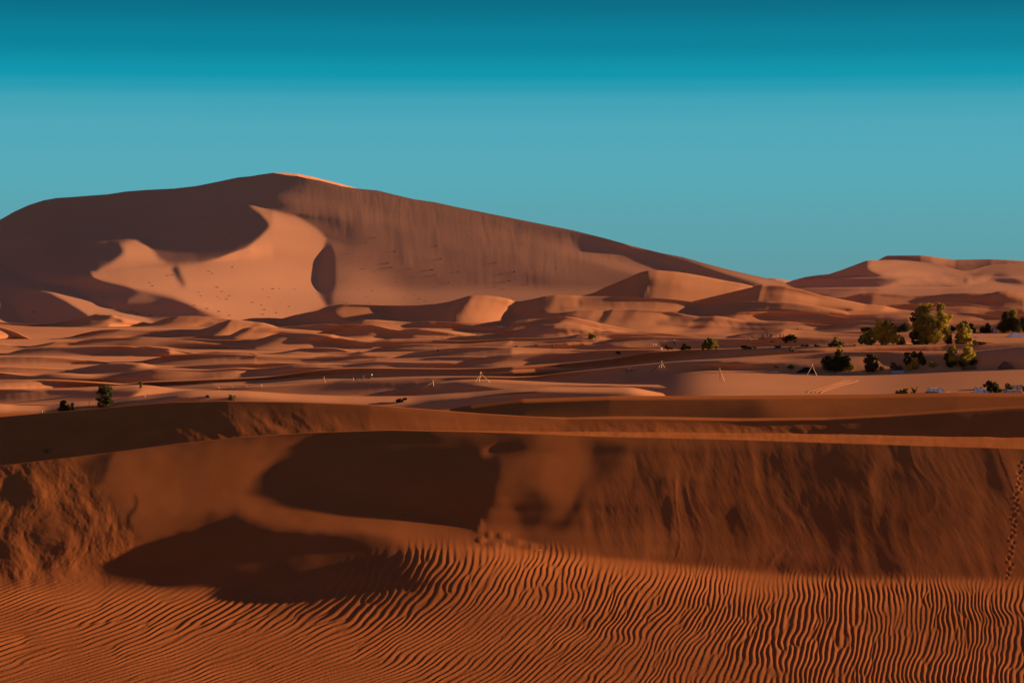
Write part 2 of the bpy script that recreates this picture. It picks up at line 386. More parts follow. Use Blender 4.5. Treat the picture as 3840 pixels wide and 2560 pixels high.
# ================================================================ DUNE FIELD (crest lines, far to near)
LOW = 60   # how far under the plain a missing stretch of crest is sunk, in photo pixels
def zplain(Y): return ZB - 15 * min(1.0, max(0.0, (Y - 1550) / 600))
def vplain(Y, dz=-0.5): return HV - (zplain(Y) + dz) / Y * F
def line(Y, *parts, fade=30):
    """crest through the traced points; outside them it sinks under the plain"""
    c = curve(*parts); v = np.interp(U, c[:, 0], c[:, 1])
    vp = vplain(Y)
    a, b = c[0, 0], c[-1, 0]
    lo = np.clip((a - U) / 600.0, 0, 1); hi = np.clip((U - b) / 600.0, 0, 1); k = np.maximum(lo, hi)
    return v * (1 - k) + np.maximum(vp, v) * k
MIDP = Paint(0.10)
for k_, q_ in [
 ('P', [(0,215),(80,240),(230,305),(330,345),(430,350),(290,390),(90,370),(180,310),(100,260)]),
 ('P', [(440,185),(600,165),(880,92),(1040,100),(1105,125),(1160,165),(1010,180),(1020,210),(760,228),(480,195)]),
 ('P', [(1820,200),(1920,175),(2060,165),(1980,200),(1840,235)]),
 ('P', [(575,335),(640,305),(860,250),(1000,236),(1830,240),(1930,262),(1945,300),(2280,335),(2352,345),(2352,380),(1900,350),(1400,305),(1100,308),(900,312),(600,345)]),
 ('P', [(690,385),(1000,318),(1450,312),(1750,330),(2000,365),(2352,400),(2352,440),(1700,395),(1350,390),(1200,395),(1180,390),(750,388)]),
 ('P', [(775,512),(900,485),(1190,398),(1540,415),(1572,440),(1540,470),(1400,500),(1500,520),(1300,545),(1080,545),(900,530)]),
 ('P', [(590,600),(760,540),(1000,545),(800,590),(690,603)]),
 ('P', [(1640,510),(1820,462),(2352,470),(2352,545),(1900,595),(1500,590),(1350,545)]),
 ('P', [(0,635),(150,655),(330,662),(460,648),(700,655),(950,668),(750,700),(300,700),(0,715)]),
 ('P', [(720,610),(850,580),(1000,550),(1160,548),(1420,590),(1300,640),(900,665),(600,640)]),
 ('Q', [(260,230),(550,170),(700,165),(880,265),(760,292),(560,285)]),
 ('Q', [(1145,110),(1480,112),(1780,75),(1990,20),(1900,95),(1830,160),(1810,268),(1285,255),(1240,180)]),
 ('Q', [(610,352),(850,308),(1000,292),(1080,292),(1250,325),(1350,345),(1500,325),(1650,345),(2150,420),(2352,430),(2352,480),(2150,450),(1700,430),(1300,420),(1080,415),(800,375)]),
 ('Q', [(1370,290),(1530,262),(1640,262),(1500,300),(1420,305)]),
 ('Q', [(1840,305),(2000,290),(2200,310),(2352,345),(2352,385),(2060,375),(2100,355),(1900,325)]),
 ('Q', [(2100,275),(2250,248),(2352,240),(2352,275)]),
 ('Q', [(70,430),(230,368),(500,365),(700,400),(520,415),(250,400)]),
 ('Q', [(695,470),(770,408),(900,425),(980,470),(900,510),(720,490)]),
 ('Q', [(920,520),(1000,490),(1070,490),(1080,530),(960,540)]),
 ('Q', [(490,540),(600,502),(760,510),(900,550),(700,560)]),
 ('Q', [(1020,540),(1250,490),(1400,470),(1900,470),(2200,450),(2352,445),(2352,495),(1800,505),(1500,540),(1100,545)]),
 ('Q', [(0,580),(500,580),(900,570),(1350,590),(1900,520),(2352,500),(2352,560),(1900,600),(1300,600),(900,625),(500,650),(0,640)]),
 ('Q', [(0,690),(500,655),(1200,630),(1850,635),(1700,670),(1000,660),(500,690),(100,740),(0,740)]),
 ('Q', [(100,770),(500,700),(1000,692),(2352,680),(2352,760),(1000,770)]),
 ('R', [(640,270),(850,190),(1180,50),(1235,40),(1240,125),(1180,270)]),
 ('R', [(330,410),(550,372),(620,400),(450,418)]),
 ('R', [(20,470),(240,385),(330,420),(550,425),(600,470),(300,480)]),
 ('R', [(1925,320),(2050,275),(2290,235),(2352,240),(2352,320)]),
 ('R', [(1680,400),(1800,345),(1950,320),(2352,320),(2352,400),(1960,440),(1900,450),(1780,430)]),
 ('R', [(1450,420),(1700,458),(1815,460),(1640,510),(1580,545),(1350,540),(1300,512),(1440,485),(1430,450)]),
 ('R', [(0,600),(170,560),(400,530),(370,570),(250,585),(100,650),(0,650)]),
 ('R', [(700,545),(850,570),(950,600),(760,600)]),
 ('R', [(0,660),(450,655),(860,680),(600,700),(200,745),(0,740)]),
 ('R', [(880,665),(1100,645),(1300,645),(2352,665),(2352,690),(1000,690)]),
 ('R', [(350,755),(600,740),(850,700),(900,720),(950,745),(1200,750),(700,770)]),
 ('S', [(0,385),(330,398),(700,455),(1060,512),(800,530),(750,560),(500,520),(250,480),(0,465)]),
 ('S', [(0,490),(270,490),(740,565),(680,600),(620,600),(480,570),(0,565)]),
 ('S', [(0,575),(480,575),(700,620),(900,620),(720,650),(580,685),(200,650),(0,650)]),
 ('S', [(700,440),(1100,395),(1350,415),(1800,388),(2050,395),(2352,440),(2352,520),(2050,515),(1850,490),(1500,480),(1080,512),(850,480)]),
 ('S', [(1100,550),(1350,505),(1800,485),(2352,530),(2352,595),(2150,600),(1900,575),(1300,560)]),
 ('S', [(520,710),(900,625),(1300,600),(1300,690),(800,705)]),
 ('D', [(0,578),(800,562),(1000,558),(880,640),(640,690),(300,720),(100,720),(0,705),(-200,700),(-200,590)]),
 ('D', [(950,562),(1200,528),(1450,510),(1500,560),(1350,578),(1200,572)]),
 ('D', [(760,692),(900,662),(1130,620),(1240,628),(1180,650)]),
 ('E', [(0,432),(400,432),(900,432),(1050,440),(1000,488),(0,490)]),
 ('E', [(340,645),(560,575),(800,524),(1000,560),(1250,595),(1400,602),(850,632),(600,652)]),
 ('E', [(1330,548),(1600,510),(1900,470),(1960,500),(1850,552)]),
 ('E', [(1530,365),(1900,320),(2352,312),(2352,378),(1900,415),(1500,420)]),
 ('E', [(1200,490),(1530,462),(1900,424),(2352,385),(2352,430),(1900,470),(1300,492)]),
 ('C', [(0,762),(1000,748),(700,790),(0,832)]),
 ('C', [(0,838),(190,832),(300,852),(900,868),(700,884),(0,884)]),
 ('C', [(1330,792),(1800,762),(2000,727),(2500,710),(2500,865),(1900,870),(1500,872)])]:
    MIDP.poly(k_, q_, -0.85, 3)
MIDP.poly('D', [(-400, 500), (0, 515), (300, 508), (700, 525), (860, 545), (600, 570), (-400, 575)], 1.3, 4)
MIDP.poly('Q', [(1995, 50), (2250, 90), (2352, 150), (2352, 290), (1815, 290), (1835, 160), (1900, 95)], 0.4, 4).poly('Q', [(740, 130), (1140, 125), (1240, 180), (1285, 260), (900, 260), (700, 190)], 0.3, 5)
MIDP.poly('P', [(1105, 122), (1290, 158), (1500, 235), (1000, 215), (1000, 185), (1160, 175)], 0.4, 4).poly('P', [(1560, 412), (1800, 455), (1540, 480), (1570, 445)], 0.4, 3)
MIDP.poly('R', [(920, 390), (1480, 415), (1450, 445), (1440, 480), (1300, 515), (700, 500), (300, 440)], 0.3, 5)
MID = []
def add(Y, parts, **k):
    k.setdefault('paint', MIDP); k.setdefault('lam', 170.0); k.setdefault('rel', 0.6)
    k.setdefault('base', zplain(Y)); k.setdefault('sm', 5.0 if Y > 720 else 20.0)
    MID.append(layer(line(Y, *parts), Y, **k))
NOP = None
# right hand, far
add(1950, [('S', [(450, 445), (520, 425), (700, 432), (850, 395), (980, 385), (1150, 400), (1350, 415), (1500, 412), (1700, 392), (1850, 387), (2000, 392), (2050, 390), (2120, 372), (2200, 370), (2300, 380), (2352, 388), (2600, 420), (3200, 470)])], flute=0.0)
add(1800, [('S', [(900, 540), (1070, 512), (1200, 498), (1350, 482), (1450, 476), (1600, 480), (1800, 485), (1880, 492), (2050, 515), (2200, 518), (2352, 525), (2600, 530), (3000, 540)])], flute=0.5)
add(1780, [('R', [(560, 285), (630, 270), (750, 240), (850, 190), (960, 145), (1080, 95), (1180, 50), (1250, 35), (1330, 32), (1500, 45), (1620, 62), (1750, 85), (1850, 105), (1950, 125), (2100, 150), (2200, 175), (2290, 215), (2352, 260)])], top=2,
    paint=Paint(0.0).poly('R', [(1235, 25), (1300, 25), (1500, 40), (1850, 100), (2290, 230), (1900, 175), (1550, 150), (1250, 130)], 0.35, 3)
    .poly('R', [(1245, 132), (1550, 150), (1560, 180), (1400, 168), (1270, 170), (1180, 270), (600, 280), (1100, 80), (1230, 30)], -0.6, 3)
    .poly('R', [(1170, 280), (1270, 170), (1285, 175), (1240, 230), (1195, 285)], 0.9, 2).poly('R', [(1560, 152), (2280, 236), (2200, 250), (1900, 225), (1580, 178)], -0.1, 2), lam=150)
add(1620, [('R', [(2200, 190), (2290, 160), (2345, 171)]), ('S', [(0, 318), (80, 320), (160, 325), (300, 355), (480, 408), (600, 432), (700, 452), (900, 493), (1070, 508), (1200, 540)])], top=14)
# M1
add(1480, [('P', [(-1500, 160), (0, 168), (250, 182), (430, 188), (600, 165), (750, 130), (850, 100), (880, 92), (930, 98), (1040, 100), (1100, 122), (1200, 140), (1290, 158), (1380, 178), (1400, 175), (1480, 145), (1560, 122),
                      (1640, 112), (1760, 110), (1900, 115), (2000, 128), (2110, 142), (2220, 148), (2290, 132), (2345, 128)]),
           ('Q', [(0, 226), (130, 225), (240, 232), (350, 200), (450, 180), (560, 160), (640, 125), (740, 105), (800, 100), (1000, 105), (1140, 110), (1300, 112), (1480, 110), (1650, 98), (1780, 75), (1880, 45), (1960, 22),
                  (2000, 18), (2100, 18), (2220, 30), (2345, 55)]),
           ('R', [(0, 312), (60, 320), (110, 312), (200, 295), (300, 272), (400, 260), (550, 262), (640, 270), (850, 272), (1000, 275), (1160, 282), (1350, 290), (1500, 303), (1650, 322), (1750, 330), (1850, 327), (1950, 322), (2100, 318), (2345, 320)]),
           ('S', [(0, 467), (150, 472), (280, 487), (450, 510), (600, 535), (750, 562), (1000, 560), (1400, 565), (1700, 565), (1900, 575), (2100, 598), (2352, 605), (3000, 620)])], top=4, flute=0.5)
add(1400, [('R', [(1750, 480), (1880, 455), (1960, 438), (2080, 420), (2200, 415), (2345, 413)]), ('S', [(0, 560), (350, 562), (500, 575), (620, 602), (720, 618), (850, 608), (1000, 595), (1200, 590), (1400, 600), (1700, 640), (2352, 640), (3000, 650)])], flute=0.3, top=8)
add(1300, [('Q', [(640, 300), (760, 295), (850, 280), (920, 255), (1000, 243), (1100, 243), (1300, 258), (1430, 268), (1520, 260), (1600, 258), (1800, 266), (2100, 272), (2250, 250), (2345, 240)]),
           ('R', [(0, 483), (60, 470), (120, 452), (200, 440), (350, 425), (450, 420), (600, 405), (750, 400), (870, 407), (920, 393), (1050, 397), (1150, 393), (1300, 402), (1480, 418), (1600, 442), (1720, 460), (1800, 458), (1870, 452), (1950, 462),
                  (2100, 490), (2150, 498), (2345, 505)]), ('S', [(0, 652), (170, 652), (350, 665), (580, 685), (720, 660), (850, 645), (1200, 660), (2352, 680), (3200, 690)])], top=7, flute=0.3)
# M2
add(1170, [('P', [(-600, 150), (-200, 180), (0, 213), (80, 235), (160, 262), (230, 300), (320, 335), (430, 348), (540, 346), (620, 312), (720, 282), (850, 252), (950, 238), (1100, 233), (1400, 243), (1530, 238), (1650, 235), (1830, 237),
                  (1920, 215), (2000, 180), (2080, 155), (2120, 143), (2200, 148), (2300, 160), (2345, 168)]),
           ('Q', [(0, 265), (60, 270), (130, 288), (200, 312), (290, 308), (400, 298), (560, 287), (660, 282), (760, 292), (830, 285), (930, 285), (1000, 292), (1300, 330), (1600, 360), (2000, 380), (2345, 395)]),
           ('R', [(0, 500), (150, 482), (300, 478), (400, 463), (490, 456), (560, 465), (680, 490), (850, 530), (1000, 560), (1150, 592), (1400, 610)])], top=7, flute=0.35)
add(1110, [('P', [(1950, 300), (2110, 292), (2180, 255), (2230, 230), (2300, 218), (2345, 216)]), ('Q', [(0, 318), (150, 318), (300, 330), (600, 352), (900, 380), (1150, 415), (1250, 430)])], top=14)
# M3
add(1040, [('Q', [(560, 370), (600, 355), (760, 325), (900, 300), (1000, 292), (1080, 291), (1160, 303), (1250, 325), (1330, 338), (1420, 328), (1500, 322), (1600, 330), (1800, 348), (2000, 378), (2130, 408), (2330, 412)]),
           ('R', [(30, 655), (250, 650), (400, 655)])], top=7, flute=0.3)
add(1030, [('R', [(-200, 620), (0, 592), (80, 575), (160, 558), (280, 535), (400, 528), (520, 529), (640, 536), (740, 552), (850, 585), (1000, 600), (1150, 605), (1400, 610)])], top=6, flute=0.4)
add(1000, [('P', [(-800, 350), (-300, 355), (0, 362), (150, 380), (300, 388), (430, 365), (500, 350), (600, 347), (720, 345), (800, 330), (900, 315), (1000, 312), (1150, 310), (1300, 305), (1450, 310), (1550, 315), (1750, 318), (1950, 330), (2200, 335), (2345, 332)]), ('Q', [(0, 430), (70, 412), (160, 380), (230, 368), (300, 362), (500, 368), (700, 380), (760, 395), (900, 420), (1100, 432), (1250, 420), (1450, 420), (1600, 425), (1900, 438), (2150, 430), (2345, 412)]),
           ('R', [(0, 660), (300, 655), (400, 650), (520, 640), (620, 622), (720, 615), (850, 610), (1000, 612), (1200, 622), (1400, 640), (1700, 640), (1880, 640), (2000, 640), (2100, 620), (2250, 600), (2345, 590)]), ('S', [(0, 735), (150, 720), (300, 740), (600, 760), (900, 765), (1300, 770)])], top=7, flute=0.35)
# M4
add(905, [('P', [(-800, 440), (-300, 450), (0, 458), (80, 457), (150, 432), (260, 412), (400, 398), (520, 392), (700, 390), (900, 388), (1100, 388), (1190, 392), (1250, 400), (1360, 390), (1550, 410), (1650, 430), (1800, 455), (2000, 440), (2345, 455)]),
          ('Q', [(0, 560), (200, 552), (330, 528), (420, 508), (550, 502), (650, 502), (750, 508), (850, 530), (980, 548), (1100, 510), (1250, 485), (1350, 472), (1500, 468), (1900, 470), (2100, 455), (2345, 440)]),
          ('R', [(0, 690), (200, 690), (400, 680), (560, 670), (860, 676), (1000, 655), (1100, 645), (1300, 645), (1500, 650), (1800, 658), (2000, 662), (2345, 662)]), ('S', [(0, 790), (400, 790), (900, 800)])], top=8, flute=0.3)
# M5
add(815, [('P', [(-900, 480), (-200, 485), (0, 487), (200, 484), (400, 486), (600, 498), (800, 515), (1000, 535), (1300, 530), (1480, 492), (1600, 470), (1800, 460), (2000, 458), (2200, 462), (2345, 470)]),
          ('Q', [(0, 565), (300, 575), (550, 585), (700, 575), (850, 570), (1000, 548), (1200, 545), (1450, 540), (1650, 520), (1800, 505), (2000, 495), (2200, 497), (2345, 500)]),
          ('R', [(0, 745), (200, 752), (500, 765), (700, 770), (900, 770), (1200, 765), (1400, 760), (1600, 768), (2345, 775)])], top=9, flute=0.3)
# M6
add(735, [('P', [(-900, 575), (-200, 578), (0, 580), (150, 582), (400, 592), (600, 602), (700, 603), (850, 575), (1000, 550), (1150, 546), (1300, 550), (1420, 572), (1600, 580), (1900, 560), (2100, 548), (2345, 541)]),
          ('Q', [(0, 640), (200, 640), (500, 650), (800, 640), (950, 625), (1100, 610), (1300, 605), (1500, 600), (1700, 585), (1900, 582), (2100, 585), (2345, 600)]), ('R', [(0, 840), (300, 830), (700, 830)])], top=9, flute=0.2)
# M7
add(668, [('P', [(-900, 610), (-300, 620), (0, 632), (150, 650), (330, 662), (450, 645), (600, 642), (750, 655), (900, 668), (1050, 655), (1200, 630), (1350, 612), (1480, 596), (1600, 600), (1900, 612), (2200, 590), (2345, 600)]),
          ('Q', [(0, 700), (200, 680), (350, 660), (500, 650), (700, 655), (900, 650), (1100, 628), (1400, 630), (1600, 632), (1900, 632), (2050, 600), (2200, 578), (2345, 560)]),
          ('R', [(0, 810), (150, 800), (250, 800), (400, 790), (600, 790), (800, 770), (1200, 765), (1600, 770), (2200, 765), (2345, 764)]), ('S', [(0, 905), (500, 930), (1200, 940)])], top=9, flute=0.2)
# M8
add(612, [('D', [(-900, 545), (-200, 532), (0, 520), (120, 511), (300, 508), (500, 515), (700, 527), (850, 540), (930, 530), (1050, 520), (1300, 512), (1450, 505), (1700, 495), (1850, 487), (2000, 468), (2150, 446), (2345, 430)]),
          ('E', [(0, 430), (150, 425), (400, 428), (700, 432), (900, 430), (1050, 425), (1250, 412), (1400, 402), (1550, 392), (1700, 378), (1900, 355), (2050, 330), (2150, 312), (2345, 305)]),
          ('C', [(0, 757), (300, 753), (600, 741), (1000, 738), (1200, 728), (1700, 722), (2000, 720), (2352, 705), (3000, 700)])], lam=700.0, top=8, flute=0.35)
# M9
add(560, [('D', [(-900, 590), (0, 572), (250, 574), (500, 568), (800, 552), (950, 546), (1050, 553), (1200, 575), (1350, 580), (1500, 566), (1700, 552), (1900, 545), (2100, 535), (2345, 516)]),
          ('E', [(0, 512), (200, 500), (500, 490), (700, 487), (1000, 487), (1200, 490), (1350, 485), (1530, 460), (1700, 443), (1900, 422), (2100, 400), (2345, 380)]),
          ('C', [(0, 838), (250, 825), (600, 800), (900, 785), (1100, 772), (1350, 770), (1560, 772), (2000, 772), (2352, 735), (3000, 730)])], top=8, flute=0.2)
add(520, [('E', [(-150, 640), (0, 632), (150, 622), (300, 600), (450, 570), (650, 535), (800, 520), (950, 514), (1100, 518), (1300, 528), (1500, 538), (1700, 545), (1900, 550), (2345, 556)])], top=12)
add(560, [('E', [(900, 700), (1300, 640), (1600, 585), (1850, 535), (2000, 500), (2200, 462), (2345, 443)]), ('C', [(0, 885), (150, 886), (400, 888), (700, 892), (1000, 900), (1300, 905), (1600, 895), (1900, 880), (2352, 868), (3000, 860)])],
    top=14, slope=0.036, base=-24.6, rows=70, drift=0, soft=20, rel=0.0, sm=70)
add(478, [('D', [(-900, 700), (0, 712), (100, 722), (300, 725), (500, 700), (700, 690), (900, 660), (1100, 640), (1300, 615), (1450, 612), (1700, 618), (2000, 640), (2345, 655)]),
          ('E', [(0, 655), (200, 658), (500, 655), (700, 640), (900, 628), (1200, 600), (1400, 590), (1700, 591), (2000, 592)])], top=25)
grid_obj('dune_field', MID, M_MID)

# plain under the dunes
yy = np.concatenate([np.linspace(300, 2600, 120), np.geomspace(2700, 40000, 30)])
uu_, ys_ = np.meshgrid(U[::6], yy)
zz = ZB + 0.25 * fbm((uu_ - 1920) / F * ys_ / 60, ys_ / 60, 3) - np.clip((ys_ - 3000) / 37000, 0, 1) * 10 - 15 * np.clip((ys_ - 1550) / 600, 0, 1)
grid_obj('desert_plain', [np.stack([(uu_ - 1920) / F * ys_, ys_, zz], -1)], M_MID)

# ================================================================ NEAR DUNES
C3 = curve(('W', [(-900, 960), (900, 958), (1040, 948), (1080, 940), (1200, 925), (1400, 918), (1700, 917), (2000, 914), (2200, 910), (2352, 911), (3200, 915)]))
D3P = Paint(0.05).poly('W', [(1000, 955), (1180, 920), (1400, 905), (1740, 905), (1780, 950), (1700, 968), (1200, 975)], -0.8, 30)
C2 = curve(('W', [(-900, 985), (-300, 970), (0, 958), (150, 945), (300, 932), (400, 924), (520, 921), (700, 924), (850, 930), (1000, 942), (1100, 950), (1300, 962), (1500, 963), (1700, 967), (1900, 965), (2050, 957), (2200, 946), (2352, 937), (2700, 925), (3300, 960)]))
C2P = Paint(0.03).poly('W', [(-300, 940), (300, 925), (640, 918), (700, 940), (720, 1000), (600, 1010), (0, 1060), (-300, 1060)], -0.22, 12)
C2P.poly('W', [(1720, 990), (1800, 975), (2000, 958), (2200, 945), (2400, 930), (2400, 1010), (2000, 1000)], -0.8, 7)
C2P.poly('W', [(600, 925), (900, 930), (960, 985), (620, 990)], -0.25, 10)
NEARL = [layer(itp(C3), 240.0, paint=D3P, rel=0.3, lean=0.05, slope=0.5, top=8, back=0.10, base=-16.5, rows=50, drift=0, soft=0, lam=500, sm=6),
         layer(itp(C2), 160.0, paint=C2P, rel=0.18, lean=np.interp(U, [0, 1500, 2400, 3840], [-0.05, -0.02, 0.05, 0.05]), slope=0.55, top=np.interp(U, [0, 2000, 2300], [0.6, 0.6, 3.5]), back=0.12, base=-13.5, rows=90, drift=0, soft=0, lam=500, sm=6, flute=0.05, rough=0.11)]
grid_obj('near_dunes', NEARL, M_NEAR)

# ================================================================ FOREGROUND DUNE
brink = curve(('W', [(-900, 1110), (-300, 1085), (0, 1070), (100, 1058), (250, 1040), (400, 1020), (550, 1004), (700, 994), (900, 988), (1100, 992), (1250, 997), (1400, 1003), (1700, 1010), (2000, 1020), (2352, 1031), (2800, 1050), (3400, 1070)]))
rear = curve(('W', [(-900, 1108), (0, 1069), (100, 1057), (250, 1039), (400, 1019), (550, 1003), (700, 993), (900, 987), (1100, 989), (1200, 990), (1500, 992), (1800, 995), (2352, 1005), (2800, 1010), (3400, 1020)]))
toe = curve(('W', [(-900, 1360), (0, 1358), (230, 1356), (400, 1362), (550, 1362), (700, 1335), (850, 1290), (950, 1255), (1050, 1240), (1150, 1262), (1250, 1275), (1400, 1290), (1700, 1320), (1850, 1335), (2352, 1340), (3400, 1345)]))
FGP = Paint(0.02)
FGP.poly('W', [(-200, 1050), (250, 1040), (200, 1100), (320, 1260), (230, 1350), (-200, 1360)], 0.05, 19)
FGP.poly('W', [(260, 1050), (600, 1000), (700, 1000), (640, 1060), (650, 1110), (800, 1140), (950, 1175), (1060, 1215), (1050, 1245), (900, 1235), (700, 1195), (520, 1190), (330, 1250), (250, 1100)], 0.14, 31)
FGP.poly('W', [(690, 1020), (760, 1000), (1080, 985), (1240, 990), (1240, 1010), (1190, 1060), (1150, 1060), (1120, 1150), (1090, 1220), (1000, 1190), (900, 1162), (800, 1138), (660, 1112), (655, 1070)], -1.7, 22)
FGP.poly('W', [(1088, 1026), (1130, 1014), (1122, 1036), (1096, 1050)], 0.2, 8)
FGP.poly('W', [(1112, 1160), (1160, 1120), (1192, 1180), (1182, 1235), (1112, 1222)], 0.5, 14)
FGP.poly('W', [(1200, 1130), (1250, 1115), (1245, 1180), (1235, 1245), (1210, 1250), (1195, 1200)], -0.6, 13)
FGP.poly('W', [(1330, 1110), (1345, 1150), (1290, 1225), (1250, 1262), (1230, 1240), (1290, 1180)], -0.7, 14)
FGP.poly('W', [(1370, 1015), (1445, 1010), (1420, 1060), (1400, 1100), (1375, 1108), (1365, 1060)], -0.7, 13)
FGP.poly('W', [(1255, 1012), (1330, 1008), (1365, 1090), (1300, 1160), (1262, 1195), (1245, 1100)], 0.65, 16)
FGP.poly('W', [(165, 1062), (262, 1040), (247, 1100), (215, 1108)], -0.9, 10)
FGP.poly('W', [(-10, 1130), (58, 1075), (52, 1130), (32, 1180), (8, 1165)], -0.8, 12)
FGP.poly('W', [(310, 1268), (480, 1205), (530, 1188), (580, 1205), (750, 1225), (900, 1245), (960, 1275), (880, 1312), (720, 1352), (400, 1366), (230, 1356)], -1.5, 18)
FGP.poly('W', [(420, 1285), (600, 1262), (900, 1262), (880, 1318), (720, 1350), (400, 1352), (330, 1330)], -2.6, 16)
FGP.poly('W', [(452, 1190), (480, 1168), (500, 1185), (490, 1215), (460, 1215)], -0.6, 13)
for (x, y, l, w_, v_) in [(305, 1180, 80, 12, -.8), (205, 1180, 55, 12, -.7), (1545, 1180, 90, 12, -.6), (1700, 1210, 120, 10, -.6), (1770, 1070, 50, 12, -.7), (1845, 1150, 60, 10, -.5), (1905, 1060, 60, 8, -.5), (1520, 1120, 60, 14, -.35), (1880, 1270, 60, 8, .35), (1680, 1140, 70, 10, .3),
                        (1460, 1130, 60, 14, -.3), (1590, 1080, 60, 14, .25), (30, 1230, 80, 12, -.7), (90, 1200, 60, 14, -.5), (2240, 1160, 90, 16, .15)]:
    FGP.poly('W', [(x - w_ * .3, y - l * .5), (x + w_ * .6, y - l * .3), (x + w_ * .6, y + l * .2), (x, y + l * .55), (x - w_ * .7, y + l * .2), (x - w_ * .6, y - l * .2)], v_ * 1.2, 7)

def ripples():
    """narrow band noise -> phase with natural forks; lives in (s, t): s = start of a crest line at the top of the flat, t = way down"""
    ns, ntt = 4096, 512
    rng = np.random.default_rng(4)
    k = np.fft.fft2(rng.standard_normal((ntt, ns)))
    fs = np.fft.fftfreq(ns, d=2.0)[None, :]          # cycles per photo px
    ft = np.fft.fftfreq(ntt, d=1.0 / 512)[:, None]   # cycles over the flat
    f0 = 1 / 24.0
    H = np.exp(-0.5 * ((fs - f0) / (f0 * 0.16)) ** 2) * np.exp(-0.5 * (ft / 4.2) ** 2)
    a = np.fft.ifft2(k * H)
    a /= np.abs(a).mean()
    return np.angle(a), np.abs(a)

def foreground():
    vb = smooth_u(itp(brink), 5); vr = smooth_u(itp(rear), 5); vt = smooth_u(itp(toe), 20)
    # ripple flat (rises to a saddle in the middle) meeting the slip face; seen surface = nearer of the two, blended
    Vn = 2640.0
    tilt = np.clip((U - 1920.0) / F * 45 * 0.04, -1.1, 0.8)
    Yf0 = 58.5 + 0.004 * np.clip((U - 1920.0) / F * 58, -14, 14) + 0.15 * noise(U / 900, U * 0, 77)
    vts = smooth_u(vt, 190)
    Yat = Yf0 + (2190 - vts) / F * 58.5 / 0.58
    swell = -(vts - HV) / F * Yat + 7.35
    rows = 500
    s = np.linspace(0, 1, rows)[:, None] ** 1.0
    vv = Vn + (vb[None] - Vn) * s
    uu = np.broadcast_to(U, vv.shape)
    yface = Yf0[None] + (2190 - vv) / F * 58.5 / 0.58
    yflat = 7.35 * F / (vv - HV)
    for _ in range(14):
        q = np.clip((yflat - 51.5) / 8.5, 0, 1); q = q * q * (3 - 2 * q)
        yflat = 0.4 * yflat + 0.6 * np.clip(-(-7.35 + swell[None] * q + tilt[None] * (1 - q)) * F / (vv - HV), 30, 90)
    kk = 0.35
    m_ = np.minimum(yface, yflat)
    YY = m_ - kk * np.log(np.exp(-(yface - m_) / kk) + np.exp(-(yflat - m_) / kk))
    face = np.clip(0.5 + (yflat - yface) / 1.2, 0, 1)
    # relief from drawn patches + natural roughness
    X = (uu - 1920) / F * YY; Zl = -(vv - HV) / F * YY
    P = 0.125 * FGP.at(uu + 26 * noise(uu / 150, vv / 110, 91) + 10 * noise(uu / 45, vv / 45, 92), vv + 20 * noise(uu / 130, vv / 120, 93) + 8 * noise(uu / 40, vv / 40, 94))
    ramp_ = face
    leftm = Paint(0).poly('W', [(-200, 1050), (170, 1055), (320, 1240), (300, 1290), (250, 1350), (-200, 1365)], 1, 26).at(uu, vv)
    rightm = Paint(0).poly('W', [(1480, 1005), (2500, 1010), (2500, 1350), (1850, 1335), (1400, 1285), (1330, 1200)], 1, 30).at(uu, vv)
    wob = 0.3 * noise(X / 1.2, Zl / 0.9, 41)
    Rn = leftm * 0.020 * fbm((X + 0.5 * Zl + wob) / 0.55, Zl / 0.6, 42, 5, 0.5)
    Rn = Rn + rightm * (0.016 * noise((X + 1.4 * wob) / 0.75, Zl / 2.4, 43) + 0.0055 * noise((X + 1.0 * wob) / 0.26, Zl / 1.0, 44) + 0.0014 * fbm((X + 0.3 * Zl) / 0.09, Zl / 0.2, 45, 3, 0.6))
    Rn = Rn - rightm * 0.005 * np.clip(1 - np.abs(noise((X + 1.8 * wob) / 1.1, Zl / 3.0, 47)) * 7, 0, 1) ** 1.5
    Rn = Rn + 0.010 * fbm(X / 1.5, Zl / 0.8, 46, 3)
    R = leaky(P * face, YY, 700.0) + Rn * ramp_
    # slump blocks at the foot of the face, a footprint trail up its right end
    for (gx, gy, rx, ry, hh) in [(940, 490, 34, 55, .06), (955, 590, 32, 22, .14), (1065, 640, 80, 32, .22), (1190, 615, 60, 26, .12), (1290, 635, 55, 24, .12), (1105, 560, 40, 22, .08), (1010, 560, 22, 26, .07)]:
        (gu, gv), = tr('G', [(gx, gy)]); rx /= 1.8234; ry /= 1.8234
        e = ((uu - gu) / rx) ** 2 + ((vv - gv) / ry) ** 2
        R = R - 0.26 * hh * np.exp(-e ** 1.5) * (1 + 0.25 * noise(uu / 12, vv / 30, 97))
    for i in range(22):
        q = i / 21.0; (gu, gv), = tr('H', [(2318 - 90 * q ** 0.9, 60 + 770 * q)])
        gu += (4 if i % 2 else -4) + 5 * math.sin(i * 1.7)
        e = ((uu - gu) / 4.4) ** 2 + ((vv - gv) / 5.5) ** 2
        R = R + 0.020 * np.exp(-e) - 0.016 * np.exp(-((uu - gu) / 6.5) ** 2 - ((vv - gv - 11) / 4.5) ** 2)
    Yn = YY + R
    k = Yn / YY
    P3 = np.stack([(uu - 1920) / F * Yn, Yn, -(vv - HV) / F * Yn], -1)
    # flat: keep true height, not ray-displaced
    # ripples
    ph, en = ripples()
    # direction field: horizontal drift of a crest (px) as it runs down the picture
    T = np.clip((vv - 2080) / (2640 - 2080), 0, 1.0)
    sg = np.arange(-3000.0, 6000.0, 40.0)
    gk = [-3000, -600, 400, 900, 1300, 1500, 1796, 2200, 2600, 3000, 3400, 6000]
